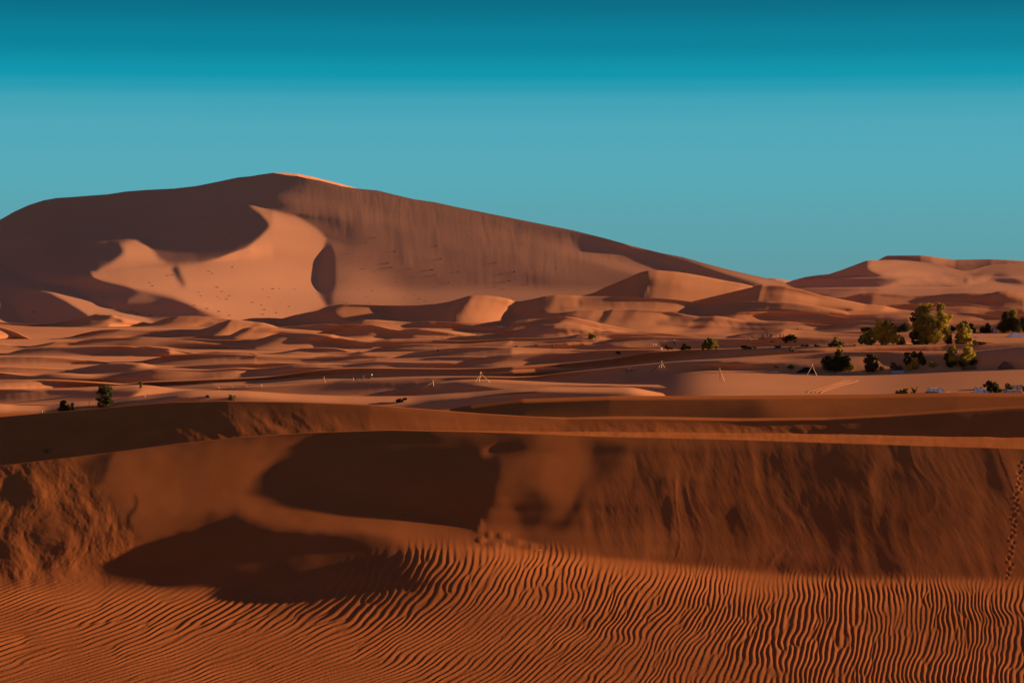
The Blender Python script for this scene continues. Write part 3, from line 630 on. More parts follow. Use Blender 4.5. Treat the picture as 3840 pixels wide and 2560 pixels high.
    gs = np.interp(sg, gk, [-2200, -2100, -1700, -1250, -1120, -1020, -850, -560, -250, -90, -20, 30])
    ge = np.interp(sg, gk, [1.2, 1.2, 1.3, 1.5, 1.9, 2.2, 2.5, 2.4, 1.8, 1.4, 1.2, 1.2])
    S = np.empty_like(vv)
    for i in range(vv.shape[0]):
        if T[i].max() <= 0: S[i] = U; continue
        Ti = float(np.median(T[i]))
        S[i] = np.interp(U, np.maximum.accumulate(sg + gs * Ti ** ge), sg)
    S = S + 13 * noise(uu / 170, vv / 90, 51) + 6 * noise(uu / 60, vv / 40, 52) + 20 * noise(uu / 420, vv / 160, 53)
    dens_ = np.interp(sg, [-3000, 900, 1500, 2200, 2700, 6000], [0.72, 0.72, 0.82, 1.08, 1.3, 1.3])
    S = np.interp(S, sg, np.cumsum(dens_) * 40.0 - 3000)
    si = ((S + 4200) / 2.0) % 4094; ti = T * 500
    i0 = si.astype(int); j0 = ti.astype(int); fx = si - i0; fy = ti - j0
    c = np.exp(1j * ph); c = c * np.minimum(en, 1.2)
    cc = (c[j0, i0] * (1 - fx) + c[j0, i0 + 1] * fx) * (1 - fy) + (c[j0 + 1, i0] * (1 - fx) + c[j0 + 1, i0 + 1] * fx) * fy
    phase = np.angle(cc); am = np.clip(np.abs(cc) / 0.8, 0, 1)
    # asymmetric profile: long right side, short steep left side
    tt = (phase / (2 * np.pi)) % 1.0
    a_ = 0.36
    prof = np.where(tt < a_, 0.5 - 0.5 * np.cos(np.pi * tt / a_), 0.5 + 0.5 * np.cos(np.pi * (tt - a_) / (1 - a_)))
    rip = np.clip((vv - (vt[None] - 45 - 20 * noise(uu / 90, vv * 0, 55))) / 85.0, 0, 1)
    fadeC = 1 - 0.75 * Paint(0).poly('W', [(600, 1200), (1100, 1195), (1230, 1250), (1150, 1275), (950, 1265), (600, 1290)], 1, 30).at(uu, vv)
    amp = 0.0138 * np.interp(uu, [0, 1300, 2000], [1.3, 1.2, 1.0]) * rip ** 1.2 * fadeC * (0.78 + 0.42 * noise(uu / 260, vv / 110, 56))
    rx = P3[..., 0]
    P3[..., 2] += amp * (prof * (0.35 + 0.65 * am)) + 0.0012 * rip * noise(rx / 0.03, P3[..., 1] / 0.05, 57)
    # nearer ground, up to the viewer's own dune
    near = []
    for Yq, zq in ((5.0, -1.9), (15.0, -2.9), (28.0, -4.9), (36.0, -6.4)):
        near.append(np.stack([(U - 1920) / F * Yq, np.full(NU, Yq), np.full(NU, zq)], -1))
    # top and back
    Rb = Yn[-1]
    zb_ = P3[-1, :, 2]
    bk = []
    # rear silhouette: choose a depth behind the brink
    dd = np.maximum(0.15, 6.0 * np.clip((vb - vr) / 30.0, 0, 1))
    for q in (0.08, 0.3, 0.6, 1.0):
        yq = Rb + dd * q
        vq = vb + (vr - vb) * q
        zq = -(vq - HV) / F * yq
        lump = 0.008 * fbm((U - 1920) / F * yq / 0.5, yq / 1.0 + 0 * U, 61) * np.clip(dd / 4, 0, 1)
        bk.append(np.stack([(U - 1920) / F * yq, yq, zq + lump], -1))
    zr = bk[-1][:, 2]; yr = bk[-1][:, 1]
    for q in (1.0, 3.0, 8.0, 20.0, 45.0, 70.0):
        yq = yr + q; bk.append(np.stack([(U - 1920) / F * yq, yq, zr - 0.13 * q], -1))
    return np.concatenate([np.stack(near), P3, np.stack(bk)], 0)
grid_obj('foreground_dune', [foreground()], M_NEAR)


# ================================================================ THINGS ON THE SAND
bpy.context.view_layer.update()
DG = bpy.context.evaluated_depsgraph_get()
ZO.update({'T': (3300, 1100, 4.3556), 'V': (2900, 1200, 4.704), 'N': (2400, 1200, 3.675), 'O': (1280, 1300, 3.675), 'M': (640, 1380, 3.675), 'L': (0, 1380, 3.675), 'K': (1920, 1200, 3.675), 'Z': (3300, 1350, 4.3556)})
def hit(u, v):
    d = Vector(((u - 1920) / F, 1.0, -(v - HV) / F)).normalized()
    ok, p, n, i, o, m = sc.ray_cast(DG, Vector((0, 0, 0)), d)
    return p if ok else Vector(((u - 1920) / F * 1000, 1000, ZB))
YMIN = {'L': 330.0, 'Z': 300.0, 'M': 300.0}
def at(k, x, y):
    (u, v), = tr(k, [(x, y)]); p = hit(u, v)
    for i in range(40):        # feet hidden by a nearer rim: the ground just beyond it
        if p.y >= YMIN.get(k, 0): break
        v -= 1.5; p = hit(u, v)
    return p
def pix(k, x, y, Y):
    (u, v), = tr(k, [(x, y)]); return Vector(((u - 1920) / F * Y, Y, -(v - HV) / F * Y))
def drop(x, y, z0=200.0):
    ok, p, n, i, o, m = sc.ray_cast(DG, Vector((x, y, z0)), Vector((0, 0, -1)))
    return p.z if ok else ZB

def simple_mat(name, col, rough=0.8, var=0.25, scale=6.0):
    if name in MATS: return MATS[name]
    m = bpy.data.materials.new(name); m.use_nodes = True; n = m.node_tree; b = n.nodes['Principled BSDF']
    b.inputs['Roughness'].default_value = rough; b.inputs['Specular IOR Level'].default_value = 0.2
    t = n.nodes.new('ShaderNodeTexNoise'); t.inputs['Scale'].default_value = scale; t.inputs['Detail'].default_value = 3
    g = n.nodes.new('ShaderNodeNewGeometry'); n.links.new(g.outputs['Position'], t.inputs['Vector'])
    r = n.nodes.new('ShaderNodeValToRGB')
    r.color_ramp.elements[0].position = 0.3; r.color_ramp.elements[1].position = 0.7
    r.color_ramp.elements[0].color = (*[c * (1 - var) for c in col], 1); r.color_ramp.elements[1].color = (*[min(1, c * (1 + var)) for c in col], 1)
    n.links.new(t.outputs[0], r.inputs[0]); n.links.new(r.outputs[0], b.inputs['Base Color'])
    MATS[name] = m; return m
def leaf_mat(name, a, b_):
    if name in MATS: return MATS[name]
    m = bpy.data.materials.new(name); m.use_nodes = True; n = m.node_tree; n.nodes.clear()
    o = n.nodes.new('ShaderNodeOutputMaterial'); d = n.nodes.new('ShaderNodeBsdfDiffuse'); t = n.nodes.new('ShaderNodeBsdfTranslucent'); x = n.nodes.new('ShaderNodeMixShader'); x.inputs[0].default_value = 0.22
    g = n.nodes.new('ShaderNodeNewGeometry'); r = n.nodes.new('ShaderNodeValToRGB')
    r.color_ramp.elements[0].color = (*a, 1); r.color_ramp.elements[1].color = (*b_, 1)
    n.links.new(g.outputs['Random Per Island'], r.inputs[0])
    n.links.new(r.outputs[0], d.inputs['Color']); n.links.new(r.outputs[0], t.inputs['Color'])
    n.links.new(d.outputs[0], x.inputs[1]); n.links.new(t.outputs[0], x.inputs[2]); n.links.new(x.outputs[0], o.inputs['Surface'])
    MATS[name] = m; return m
LEAF = {'olive': leaf_mat('olive_leaf', (0.17, 0.16, 0.035), (0.32, 0.29, 0.075)), 'gold': leaf_mat('sunlit_gold_leaf', (0.28, 0.24, 0.035), (0.48, 0.40, 0.08)),  # gold: sunlit foliage, the warm light put into the leaf colour
        'dark': leaf_mat('dark_shaded_leaf', (0.035, 0.042, 0.022), (0.085, 0.09, 0.04)), 'dry': leaf_mat('dry_twig', (0.12, 0.09, 0.045), (0.20, 0.15, 0.08))}  # dark: shade on crowns put into the leaf colour; plain dark scrub too
WOOD = simple_mat('peeled_wood', (0.52, 0.37, 0.19)); BARK = simple_mat('bark', (0.12, 0.08, 0.05)); REDWOOD = simple_mat('red_brown_wood', (0.26, 0.09, 0.05))
BLACKM = simple_mat('black_cloth', (0.012, 0.012, 0.016)); WHITE = simple_mat('white_canvas', (0.86, 0.90, 0.95), var=0.04, scale=0.8); SKIN = simple_mat('skin', (0.25, 0.13, 0.08))
RUBBER = simple_mat('old_rubber', (0.03, 0.028, 0.026)); STEEL = simple_mat('dark_frame', (0.05, 0.04, 0.035)); BROWN = simple_mat('brown_woven_wool', (0.16, 0.085, 0.05)); RED = simple_mat('red_rope', (0.55, 0.05, 0.03))
BLUE = simple_mat('dark_blue_cloth', (0.02, 0.03, 0.07)); KHAKI = simple_mat('khaki_cloth', (0.22, 0.18, 0.13)); JEANS = simple_mat('blue_denim', (0.05, 0.07, 0.13)); MAROON = simple_mat('maroon_cloth', (0.2, 0.03, 0.03)); ADOBE = simple_mat('mud_plaster', (0.42, 0.25, 0.16)); CREAM = simple_mat('cream_canvas', (0.62, 0.5, 0.36), var=0.1)

def mesh_obj(name, verts, faces, mat, parent=None, smooth=False):
    me = bpy.data.meshes.new(name); me.from_pydata([tuple(v) for v in verts], [], faces); me.materials.append(mat)
    if smooth: me.polygons.foreach_set('use_smooth', np.ones(len(me.polygons), bool))
    me.update()
    o = bpy.data.objects.new(name, me); COL.objects.link(o)
    if parent: o.parent = parent
    return o
def thing(name, label, cat, loc, group=None):
    o = bpy.data.objects.new(name, None); COL.objects.link(o); o.location = loc; o.empty_display_size = 0.5
    o['label'] = label; o['category'] = cat
    if group: o['group'] = group
    return o
def tag(o, label, cat, group=None):
    o['label'] = label; o['category'] = cat
    if group: o['group'] = group
    return o
def tube_data(a, b, r0, r1, n=7, bend=0.0, seg=3):
    a = Vector(a); b = Vector(b); d = (b - a).normalized(); s_ = d.orthogonal().normalized(); t_ = d.cross(s_)
    V = []; Fc = []
    for i in range(seg + 1):
        q = i / seg; c = a.lerp(b, q) + s_ * bend * math.sin(math.pi * q); r = r0 + (r1 - r0) * q
        for j in range(n):
            an = 2 * math.pi * j / n; V.append(c + (s_ * math.cos(an) + t_ * math.sin(an)) * r)
    for i in range(seg):
        for j in range(n):
            Fc.append((i * n + j, i * n + (j + 1) % n, (i + 1) * n + (j + 1) % n, (i + 1) * n + j))
    Fc.append(tuple(range(n))[::-1]); Fc.append(tuple(range(seg * n, seg * n + n)))
    return V, Fc
def tubes(name, segs, mat, parent=None):
    V = []; Fc = []
    for sgm in segs:
        a, b, r0, r1 = sgm[:4]; v, f = tube_data(a, b, r0, r1, bend=sgm[4] if len(sgm) > 4 else 0.0)
        k = len(V); V += v; Fc += [tuple(i + k for i in q) for q in f]
    return mesh_obj(name, V, Fc, mat, parent, True)

def leaf_cloud(rng, clumps, size, n_per):
    """clumps: centre, radii -> leaf quads gathered in tufts over the crown's outer half"""
    out = []
    for c, rad in clumps:
        rad = np.array(rad); area = rad[0] * rad[2] + rad[0] * rad[1] + rad[1] * rad[2]
        n = max(60, int(n_per * 60.0 * area / (size * size)))
        nt = max(14, int(n / 110))
        d = rng.standard_normal((nt, 3)); d /= np.linalg.norm(d, axis=1)[:, None]
        rr = rng.uniform(0.45, 1.0, nt)[:, None] ** 0.6
        tc = d * rr * rad * (0.86 + 0.22 * rng.standard_normal((nt, 1)) * 0.6)
        ti = rng.integers(0, nt, n)
        tr_ = rng.uniform(0.24, 0.48, nt)[ti][:, None]
        e = rng.standard_normal((n, 3)); e /= np.linalg.norm(e, axis=1)[:, None]
        p = tc[ti] + e * tr_ * rad.mean() * rng.uniform(0, 1, (n, 1)) ** 0.5
        out.append(np.array(c) + p)
    P_ = np.concatenate(out); n = len(P_)
    a = rng.standard_normal((n, 3)); a[:, 2] = a[:, 2] * 0.8 + 0.35; a /= np.linalg.norm(a, axis=1)[:, None]
    b = rng.standard_normal((n, 3)); b = np.cross(a, b); b /= np.linalg.norm(b, axis=1)[:, None]
    L = size * rng.uniform(0.6, 1.25, (n, 1)); W_ = L * rng.uniform(0.35, 0.6, (n, 1))
    q = np.stack([P_ - a * L * 0.5, P_ + b * W_ * 0.5, P_ + a * L * 0.5, P_ - b * W_ * 0.5], 1)
    return q
def quads_obj(name, q, mat, parent=None):
    n = len(q); me = bpy.data.meshes.new(name)
    me.vertices.add(n * 4); me.vertices.foreach_set('co', q.reshape(-1).astype(np.float32))
    me.loops.add(n * 4); me.loops.foreach_set('vertex_index', np.arange(n * 4, dtype=np.int32))
    me.polygons.add(n); me.polygons.foreach_set('loop_start', np.arange(0, n * 4, 4, dtype=np.int32)); me.polygons.foreach_set('loop_total', np.full(n, 4, np.int32))
    me.update(calc_edges=True); me.materials.append(mat)
    o = bpy.data.objects.new(name, me); COL.objects.link(o)
    if parent: o.parent = parent
    return o

PS = [100]
def plant(name, label, cat, k, base, clumps, leaf='olive', size=0.27, dens=0.9, group=None, trunk=True, sink=0.0):
    """clumps: ellipses (cx, cy, rx, ry[, leaf]) traced in zoom k; base: a ground point there"""
    PS[0] += 1; rng = np.random.default_rng(PS[0])
    g = at(k, *base); s_ = ZO[k][2]; Yb = g.y; m = Yb / F / s_
    root = thing(name, label, cat, g, group)
    cl = {}; cen = []
    for c in clumps:
        cx, cy, rx, ry = c[:4]; lf = c[4] if len(c) > 4 else leaf
        p = pix(k, cx, cy, Yb); dy = rng.uniform(-0.5, 0.5) * rx * m
        loc = (p.x - g.x, dy, p.z - g.z); rad = (rx * m, rx * m * 0.9, ry * m)
        cl.setdefault(lf, []).append((loc, rad)); cen.append(Vector(loc))
    for lf, c in cl.items():
        quads_obj('crown', leaf_cloud(rng, c, min(size, 0.5 * max(q[1][0] for q in c)), dens), LEAF[lf], root)
    if trunk:
        H = max(c.z for c in cen); sg = []
        for i, c in enumerate(sorted(cen, key=lambda q: -q.z)[:5]):
            st = Vector((rng.uniform(-.1, .1) * H * 0.3, rng.uniform(-.05, .05) * H, -0.4)); md = Vector((c.x * 0.35, c.y * 0.35, max(0.3, c.z * 0.45)))
            r = max(0.04, 0.014 * H)
            sg += [(st, md, r * 1.2, r * 0.8, 0.03 * H), (md, c, r * 0.8, r * 0.25, 0.02 * H)]
        tubes('trunk', sg, BARK, root)
    return root

# ---- trees and bushes at the right
plant('tree', 'tallest tree, many-headed olive and golden crown standing over all its neighbours', 'tree', 'T', (760, 832),
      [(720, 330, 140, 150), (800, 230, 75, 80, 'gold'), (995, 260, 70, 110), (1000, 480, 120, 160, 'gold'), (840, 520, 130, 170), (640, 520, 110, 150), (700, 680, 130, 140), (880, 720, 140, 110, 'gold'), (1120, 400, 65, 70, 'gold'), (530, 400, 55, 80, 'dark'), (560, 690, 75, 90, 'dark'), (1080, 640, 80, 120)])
plant('tree', 'golden clump-crowned tree with a pointed top, left of the tallest tree', 'tree', 'V', (1900, 440),
      [(1860, 90, 70, 110, 'gold'), (1840, 250, 110, 130, 'gold'), (1990, 330, 130, 110, 'gold'), (2000, 80, 90, 90), (2110, 150, 70, 110), (2130, 320, 95, 110, 'gold'), (1930, 200, 110, 110, 'gold')])
plant('tree', 'olive tree with a lit rounded crown against the left side of the golden pointed tree', 'tree', 'V', (1680, 440), [(1690, 230, 70, 70), (1640, 320, 110, 110), (1700, 380, 90, 70), (1540, 350, 50, 80, 'dark')])
plant('bush', 'small lit olive bush at the right foot of the golden pointed tree', 'bush', 'V', (2270, 434), [(2270, 350, 50, 50), (2250, 400, 80, 40), (2300, 400, 40, 40)], size=0.35)
plant('tree', 'low dark tree peeping from behind the left shoulder of the golden pointed tree', 'tree', 'V', (1600, 222), [(1600, 165, 60, 55), (1690, 155, 55, 45)], leaf='dark')
plant('tree', 'round dark tree just left of the tallest tree, in its shade', 'tree', 'T', (410, 632), [(420, 560, 80, 80), (310, 590, 40, 55)], leaf='dark')
plant('tree', 'egg-shaped golden-olive tree right of the tallest tree', 'tree', 'T', (1370, 828), [(1340, 560, 90, 90), (1370, 680, 125, 110, 'gold'), (1390, 770, 130, 70, 'gold'), (1260, 740, 60, 90), (1420, 570, 50, 60)], size=0.45)
plant('bush', 'dark gap-filling bush between the tallest tree and the egg-shaped tree', 'bush', 'T', (1130, 828), [(1130, 720, 50, 70), (1120, 790, 60, 45)], leaf='dark')
plant('tree', 'dark tree behind the egg-shaped tree, showing on its left', 'tree', 'T', (1185, 640), [(1190, 580, 50, 55)], leaf='dark')
plant('tree', 'dark tree behind the egg-shaped tree, showing on its right', 'tree', 'T', (1500, 640), [(1480, 540, 50, 60), (1520, 600, 50, 45), (1380, 500, 70, 50)], leaf='dark')
plant('tree', 'dark twin-spired tree standing alone between two larger dark trees', 'tree', 'T', (1720, 640), [(1670, 590, 45, 50), (1755, 550, 45, 75), (1740, 610, 90, 35)], leaf='dark')
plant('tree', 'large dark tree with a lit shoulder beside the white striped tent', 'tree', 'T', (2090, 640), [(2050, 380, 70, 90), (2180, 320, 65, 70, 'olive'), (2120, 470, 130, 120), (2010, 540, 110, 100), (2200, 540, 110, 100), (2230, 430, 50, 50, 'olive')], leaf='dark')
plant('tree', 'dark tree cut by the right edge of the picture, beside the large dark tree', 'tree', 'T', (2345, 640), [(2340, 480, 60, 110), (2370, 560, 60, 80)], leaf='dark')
plant('bush', 'low sprawling dark bush under the left edge of the tallest tree', 'bush', 'T', (560, 838), [(570, 800, 60, 35), (660, 815, 50, 22)], leaf='dark', size=0.3)
plant('shrub', 'low dry shrub trailing right of the egg-shaped tree', 'shrub', 'T', (1640, 836), [(1560, 790, 50, 35, 'olive'), (1640, 815, 60, 20), (1710, 815, 35, 18)], leaf='dry', size=0.3, trunk=False)
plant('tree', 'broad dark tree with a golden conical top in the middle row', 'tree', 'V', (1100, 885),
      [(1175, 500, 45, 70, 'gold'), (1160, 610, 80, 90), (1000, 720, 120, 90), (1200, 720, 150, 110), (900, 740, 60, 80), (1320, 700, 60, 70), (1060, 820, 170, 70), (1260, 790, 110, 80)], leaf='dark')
plant('bush', 'yellow-lit low bush at the right foot of the broad conical-topped tree', 'bush', 'V', (1380, 895), [(1380, 830, 60, 50), (1330, 860, 70, 35)], leaf='gold', size=0.32)
plant('bush', 'yellow-lit low bush in front of the broad conical-topped tree', 'bush', 'V', (1180, 893), [(1190, 840, 90, 40)], leaf='gold', size=0.32)
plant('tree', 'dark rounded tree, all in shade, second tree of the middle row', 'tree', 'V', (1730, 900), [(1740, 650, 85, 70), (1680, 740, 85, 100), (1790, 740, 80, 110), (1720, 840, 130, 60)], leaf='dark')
plant('bush', 'small olive bush at the right foot of the dark rounded tree', 'bush', 'V', (1910, 895), [(1910, 850, 45, 45)], size=0.32)
plant('bush', 'red-brown dry bush in the middle row between two dark trees', 'bush', 'T', (225, 1255), [(225, 1190, 80, 60), (330, 1215, 45, 35)], leaf='dry', size=0.3)
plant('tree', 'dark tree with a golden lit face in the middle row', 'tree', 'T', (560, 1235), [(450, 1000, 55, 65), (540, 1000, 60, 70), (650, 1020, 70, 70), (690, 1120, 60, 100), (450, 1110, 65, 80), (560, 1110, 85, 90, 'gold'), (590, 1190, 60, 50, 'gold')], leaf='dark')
plant('bush', 'bright yellow-green bush hugging the foot of the tree with a golden lit face', 'bush', 'T', (480, 1248), [(485, 1190, 45, 45), (490, 1225, 55, 25)], leaf='gold', size=0.32)
plant('bush', 'pale yellow-green bush by itself right of the tree with a golden lit face', 'bush', 'T', (870, 1208), [(830, 1150, 45, 45), (880, 1180, 80, 32)], leaf='gold', size=0.32)
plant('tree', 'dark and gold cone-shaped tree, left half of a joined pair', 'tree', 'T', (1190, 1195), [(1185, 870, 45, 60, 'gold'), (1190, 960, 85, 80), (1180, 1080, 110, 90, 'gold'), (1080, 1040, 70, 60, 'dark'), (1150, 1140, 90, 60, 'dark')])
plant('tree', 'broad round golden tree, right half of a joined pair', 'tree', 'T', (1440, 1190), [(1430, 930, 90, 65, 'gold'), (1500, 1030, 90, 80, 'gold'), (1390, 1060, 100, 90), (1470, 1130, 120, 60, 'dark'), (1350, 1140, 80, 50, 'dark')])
# ---- scattered bushes, middle
plant('tree', 'round olive tree standing alone on the long bank', 'tree', 'N', (960, 405), [(960, 275, 40, 40), (920, 320, 60, 50), (1000, 320, 55, 50), (880, 365, 50, 45), (1050, 355, 35, 45), (970, 370, 80, 40)], size=0.4)
plant('bush', 'dark bush beside the person with outstretched arms', 'bush', 'N', (380, 412), [(370, 375, 45, 35), (430, 392, 22, 22)], leaf='dark', size=0.3)
plant('bush', 'dark bush between the olive tree and the bush by the outstretched person', 'bush', 'N', (635, 410), [(610, 360, 40, 35), (670, 375, 40, 35), (590, 392, 40, 22)], leaf='dark', size=0.3)
plant('bush', 'low dark-olive mound of bush right of the lone olive tree', 'bush', 'N', (1450, 395), [(1450, 370, 55, 30), (1510, 382, 35, 20)], leaf='dark', size=0.3)
plant('bush', 'small olive bush next to the low dark-olive mound', 'bush', 'N', (1580, 390), [(1580, 374, 32, 20)], size=0.3)
plant('bush', 'flat dark bush with a yellow tip', 'bush', 'N', (1900, 380), [(1890, 370, 42, 14, 'dark'), (1930, 362, 22, 18, 'gold')], size=0.28)
plant('bush', 'broad dark dome-shaped bush hiding a standing person', 'bush', 'N', (2070, 302), [(2060, 250, 70, 45), (2090, 230, 45, 38), (2130, 270, 45, 35), (2010, 275, 40, 30)], leaf='dark', size=0.35)
plant('shrub', 'dry pale shrub left of the broad dark dome-shaped bush', 'shrub', 'N', (1825, 316), [(1830, 295, 55, 22)], leaf='dry', size=0.25, dens=0.5, trunk=False)
plant('shrub', 'thin twiggy dry shrub on the bank below the dome-shaped bush', 'shrub', 'N', (2095, 445), [(2090, 395, 45, 40), (2120, 425, 30, 22)], leaf='dry', size=0.22, dens=0.4)
plant('bush', 'two-lobed dark bush on the bank right of the twiggy shrub', 'bush', 'N', (2265, 366), [(2235, 352, 28, 20), (2298, 350, 30, 20)], leaf='dark', size=0.28)
plant('bush', 'dark low bush with a spike, left of the orange bank', 'bush', 'V', (765, 466), [(745, 440, 28, 24), (790, 457, 40, 12)], leaf='dark', size=0.28)
plant('bush', 'dark pointed bush against the orange bank', 'bush', 'V', (1105, 472), [(1105, 340, 50, 50, 'olive'), (1110, 410, 80, 60), (1020, 435, 50, 40), (1210, 430, 45, 40)], leaf='dark', size=0.3)
plant('bush', 'small yellow-lit bush at the right end of the orange bank', 'bush', 'V', (1455, 458), [(1455, 435, 38, 24)], leaf='gold', size=0.28)
plant('bush', 'grey-green bush alone on a lit bank in the middle distance', 'bush', 'K', (1105, 266), [(1090, 215, 40, 38), (1130, 225, 40, 40), (1070, 250, 35, 22)], size=0.35)
plant('bush', 'small dark bush on the rim of the trampled bank', 'bush', 'K', (1468, 460), [(1465, 448, 50, 14)], leaf='dark', size=0.28)
plant('bush', 'pale round dry bush in front of the shaded bank', 'bush', 'V', (50, 832), [(50, 812, 36, 26)], leaf='dry', size=0.28)
plant('bush', 'dark bush at the left end of the black tent', 'bush', 'V', (310, 866), [(310, 825, 65, 45)], leaf='dark', size=0.3)
plant('shrub', 'yellowish tuft on the dark trough floor', 'shrub', 'K', (338, 352), [(338, 345, 22, 9)], leaf='dry', size=0.25, trunk=False)
plant('shrub', 'dark tuft on the trough floor at the left', 'shrub', 'K', (60, 368), [(60, 362, 20, 8)], leaf='dark', size=0.25, trunk=False)
# ---- by the white tents
plant('bush', 'leafy dry-topped bush left of the small palm', 'bush', 'Z', (370, 578), [(330, 530, 75, 50), (420, 500, 60, 50), (390, 560, 110, 30)], leaf='olive', size=0.2)
plant('tree', 'dark rounded tree behind the white tents', 'tree', 'Z', (1850, 545), [(1790, 400, 80, 75), (1850, 460, 110, 90), (1930, 500, 70, 60)], leaf='dark', size=0.25)
plant('bush', 'dark red-brown bush between the white tent groups', 'bush', 'Z', (2110, 500), [(2080, 420, 45, 45), (2130, 460, 70, 50)], leaf='dry', size=0.2)
plant('bush', 'dark bush cut by the right edge beside the tall cream tent', 'bush', 'Z', (2345, 530), [(2345, 470, 35, 50)], leaf='dark', size=0.2)
# ---- left
plant('tree', 'tall dark two-tiered tree on the dune rim at the left', 'tree', 'L', (1440, 552), [(1450, 290, 105, 65), (1470, 370, 90, 70), (1490, 460, 70, 75), (1390, 460, 65, 65, 'dry'), (1420, 520, 90, 40, 'dry')], leaf='dark', size=0.24)
plant('tree', 'dark egg-shaped tree beside the person in a white turban', 'tree', 'L', (880, 598), [(870, 480, 55, 50), (870, 550, 90, 55), (920, 560, 50, 45, 'dry')], leaf='dark', size=0.24)
plant('shrub', 'dry pale upright shrub on the far rim right of the tall tree', 'shrub', 'L', (1940, 276), [(1935, 205, 32, 30), (1940, 250, 22, 30)], leaf='dry', size=0.22)
plant('shrub', 'round open twiggy shrub just behind the second dune crest', 'shrub', 'M', (850, 448), [(850, 400, 60, 45), (840, 425, 70, 25)], leaf='dry', size=0.2, dens=0.45)
plant('shrub', 'dark grassy shrub on the shaded dune flank in the middle', 'shrub', 'O', (820, 770), [(800, 745, 60, 26), (880, 718, 40, 18)], leaf='dark', size=0.24, trunk=False)
YMIN['L'] = 0.0
plant('shrub', 'bright green spiky shrub at the foot of the second dune, far left', 'shrub', 'L', (650, 1150), [(650, 1130, 45, 40)], leaf='gold', size=0.10, dens=0.5)

YMIN['L'] = 330.0
# small palm: arching fronds
def palm(k, x, y, size, label):
    g = at(k, x, y); root = thing('palm', label, 'palm', g); rng = np.random.default_rng(7); V = []; Fc = []
    for i in range(26):
        an = rng.uniform(0, 2 * math.pi); lift = rng.uniform(0.5, 1.5); L = size * rng.uniform(0.7, 1.1); d = Vector((math.cos(an), math.sin(an), 0)); sd_ = Vector((-d.y, d.x, 0))
        pr = None
        for j in range(7):
            t = j / 6; p = d * L * t * 0.6 + Vector((0, 0, L * (lift * t - 0.75 * t * t))); w_ = 0.16 * size * math.sin(math.pi * min(1, t + 0.08)) * 0.5 + 0.01
            V += [p - sd_ * w_, p + sd_ * w_]
            if j: n = len(V); Fc.append((n - 4, n - 3, n - 1, n - 2))
    mesh_obj('fronds', V, Fc, LEAF['dark'], root); tubes('trunk', [((0, 0, -0.3), (0, 0, size * 0.25), 0.14, 0.1)], BARK, root)
palm('Z', 560, 580, 1.9, 'small dark palm with spiky fronds beside the white tents')

# ---- scrub tufts on the great dune
TB = [(225, 535), (170, 565), (370, 628), (45, 645), (200, 675), (318, 708), (345, 738), (690, 680), (1068, 705), (620, 755), (640, 793), (1195, 770), (1160, 832), (740, 845), (1060, 872), (1120, 888), (475, 747), (650, 590), (800, 770), (210, 900), (120, 890), (345, 898),
      (170, 943), (635, 878), (380, 840), (230, 765), (150, 750), (1270, 858), (1480, 738), (500, 805), (430, 945), (510, 930), (580, 970), (540, 955), (190, 990), (40, 985)]
TA = [(2250, 522), (1600, 735), (1465, 780), (1440, 765), (1030, 845), (1050, 865), (1500, 875), (1530, 905), (1580, 935), (1370, 910), (1380, 935), (1500, 940), (1520, 957), (1560, 957), (1430, 1022), (1510, 1042), (1580, 1070), (1810, 890), (1880, 885), (1925, 885), (2030, 890), (1850, 945), (1740, 980),
      (1800, 1000), (1930, 980), (1990, 1008), (1820, 1030), (1905, 1050), (1810, 1062), (805, 1035), (915, 1042), (940, 1055), (1035, 1067), (1100, 1085), (280, 538), (400, 664), (540, 627), (715, 940), (735, 958), (230, 1045), (1415, 393), (1595, 503), (1625, 548), (1155, 795), (1190, 790), (1340, 1000), (2230, 835)]
rngt = np.random.default_rng(5)
protos = []
for i in range(4):
    q = leaf_cloud(np.random.default_rng(900 + i), [((0, 0, 0.25), (1.0, 0.9, 0.55)), ((0.5, 0.2, 0.1), (0.8, 0.7, 0.4))], 0.5, 0.5)
    protos.append(q)
tuft_me = []
for q in protos:
    o = quads_obj('scrub_tuft', q, LEAF['dark' if len(tuft_me) % 2 else 'dry']); tuft_me.append(o.data); bpy.data.objects.remove(o)
for (k, lst, gname, lab) in (('B', TB, 'scrub tufts on the right face of the great dune', 'small dark scrub tuft casting a shadow on the right-hand face of the great dune'),
                             ('A', TA, 'scrub tufts on the left and middle of the great dune', 'tiny dark scrub tuft dotting the left or middle slopes of the great dune')):
    for i, (x, y) in enumerate(lst):
        p = at(k, x, y); o = bpy.data.objects.new('scrub_tuft', tuft_me[i % 4]); COL.objects.link(o)
        big = 1.9 if (k == 'B' and i in (2, 5, 6, 7, 8, 9, 11, 12)) else rngt.uniform(0.9, 1.6)
        o.location = p - Vector((0, 0, 0.2)); o.scale = (big, big, big * (0.27 if k == 'B' else 0.42)); o.rotation_euler = (0, 0, rngt.uniform(0, 6)); tag(o, lab, 'shrub', gname)

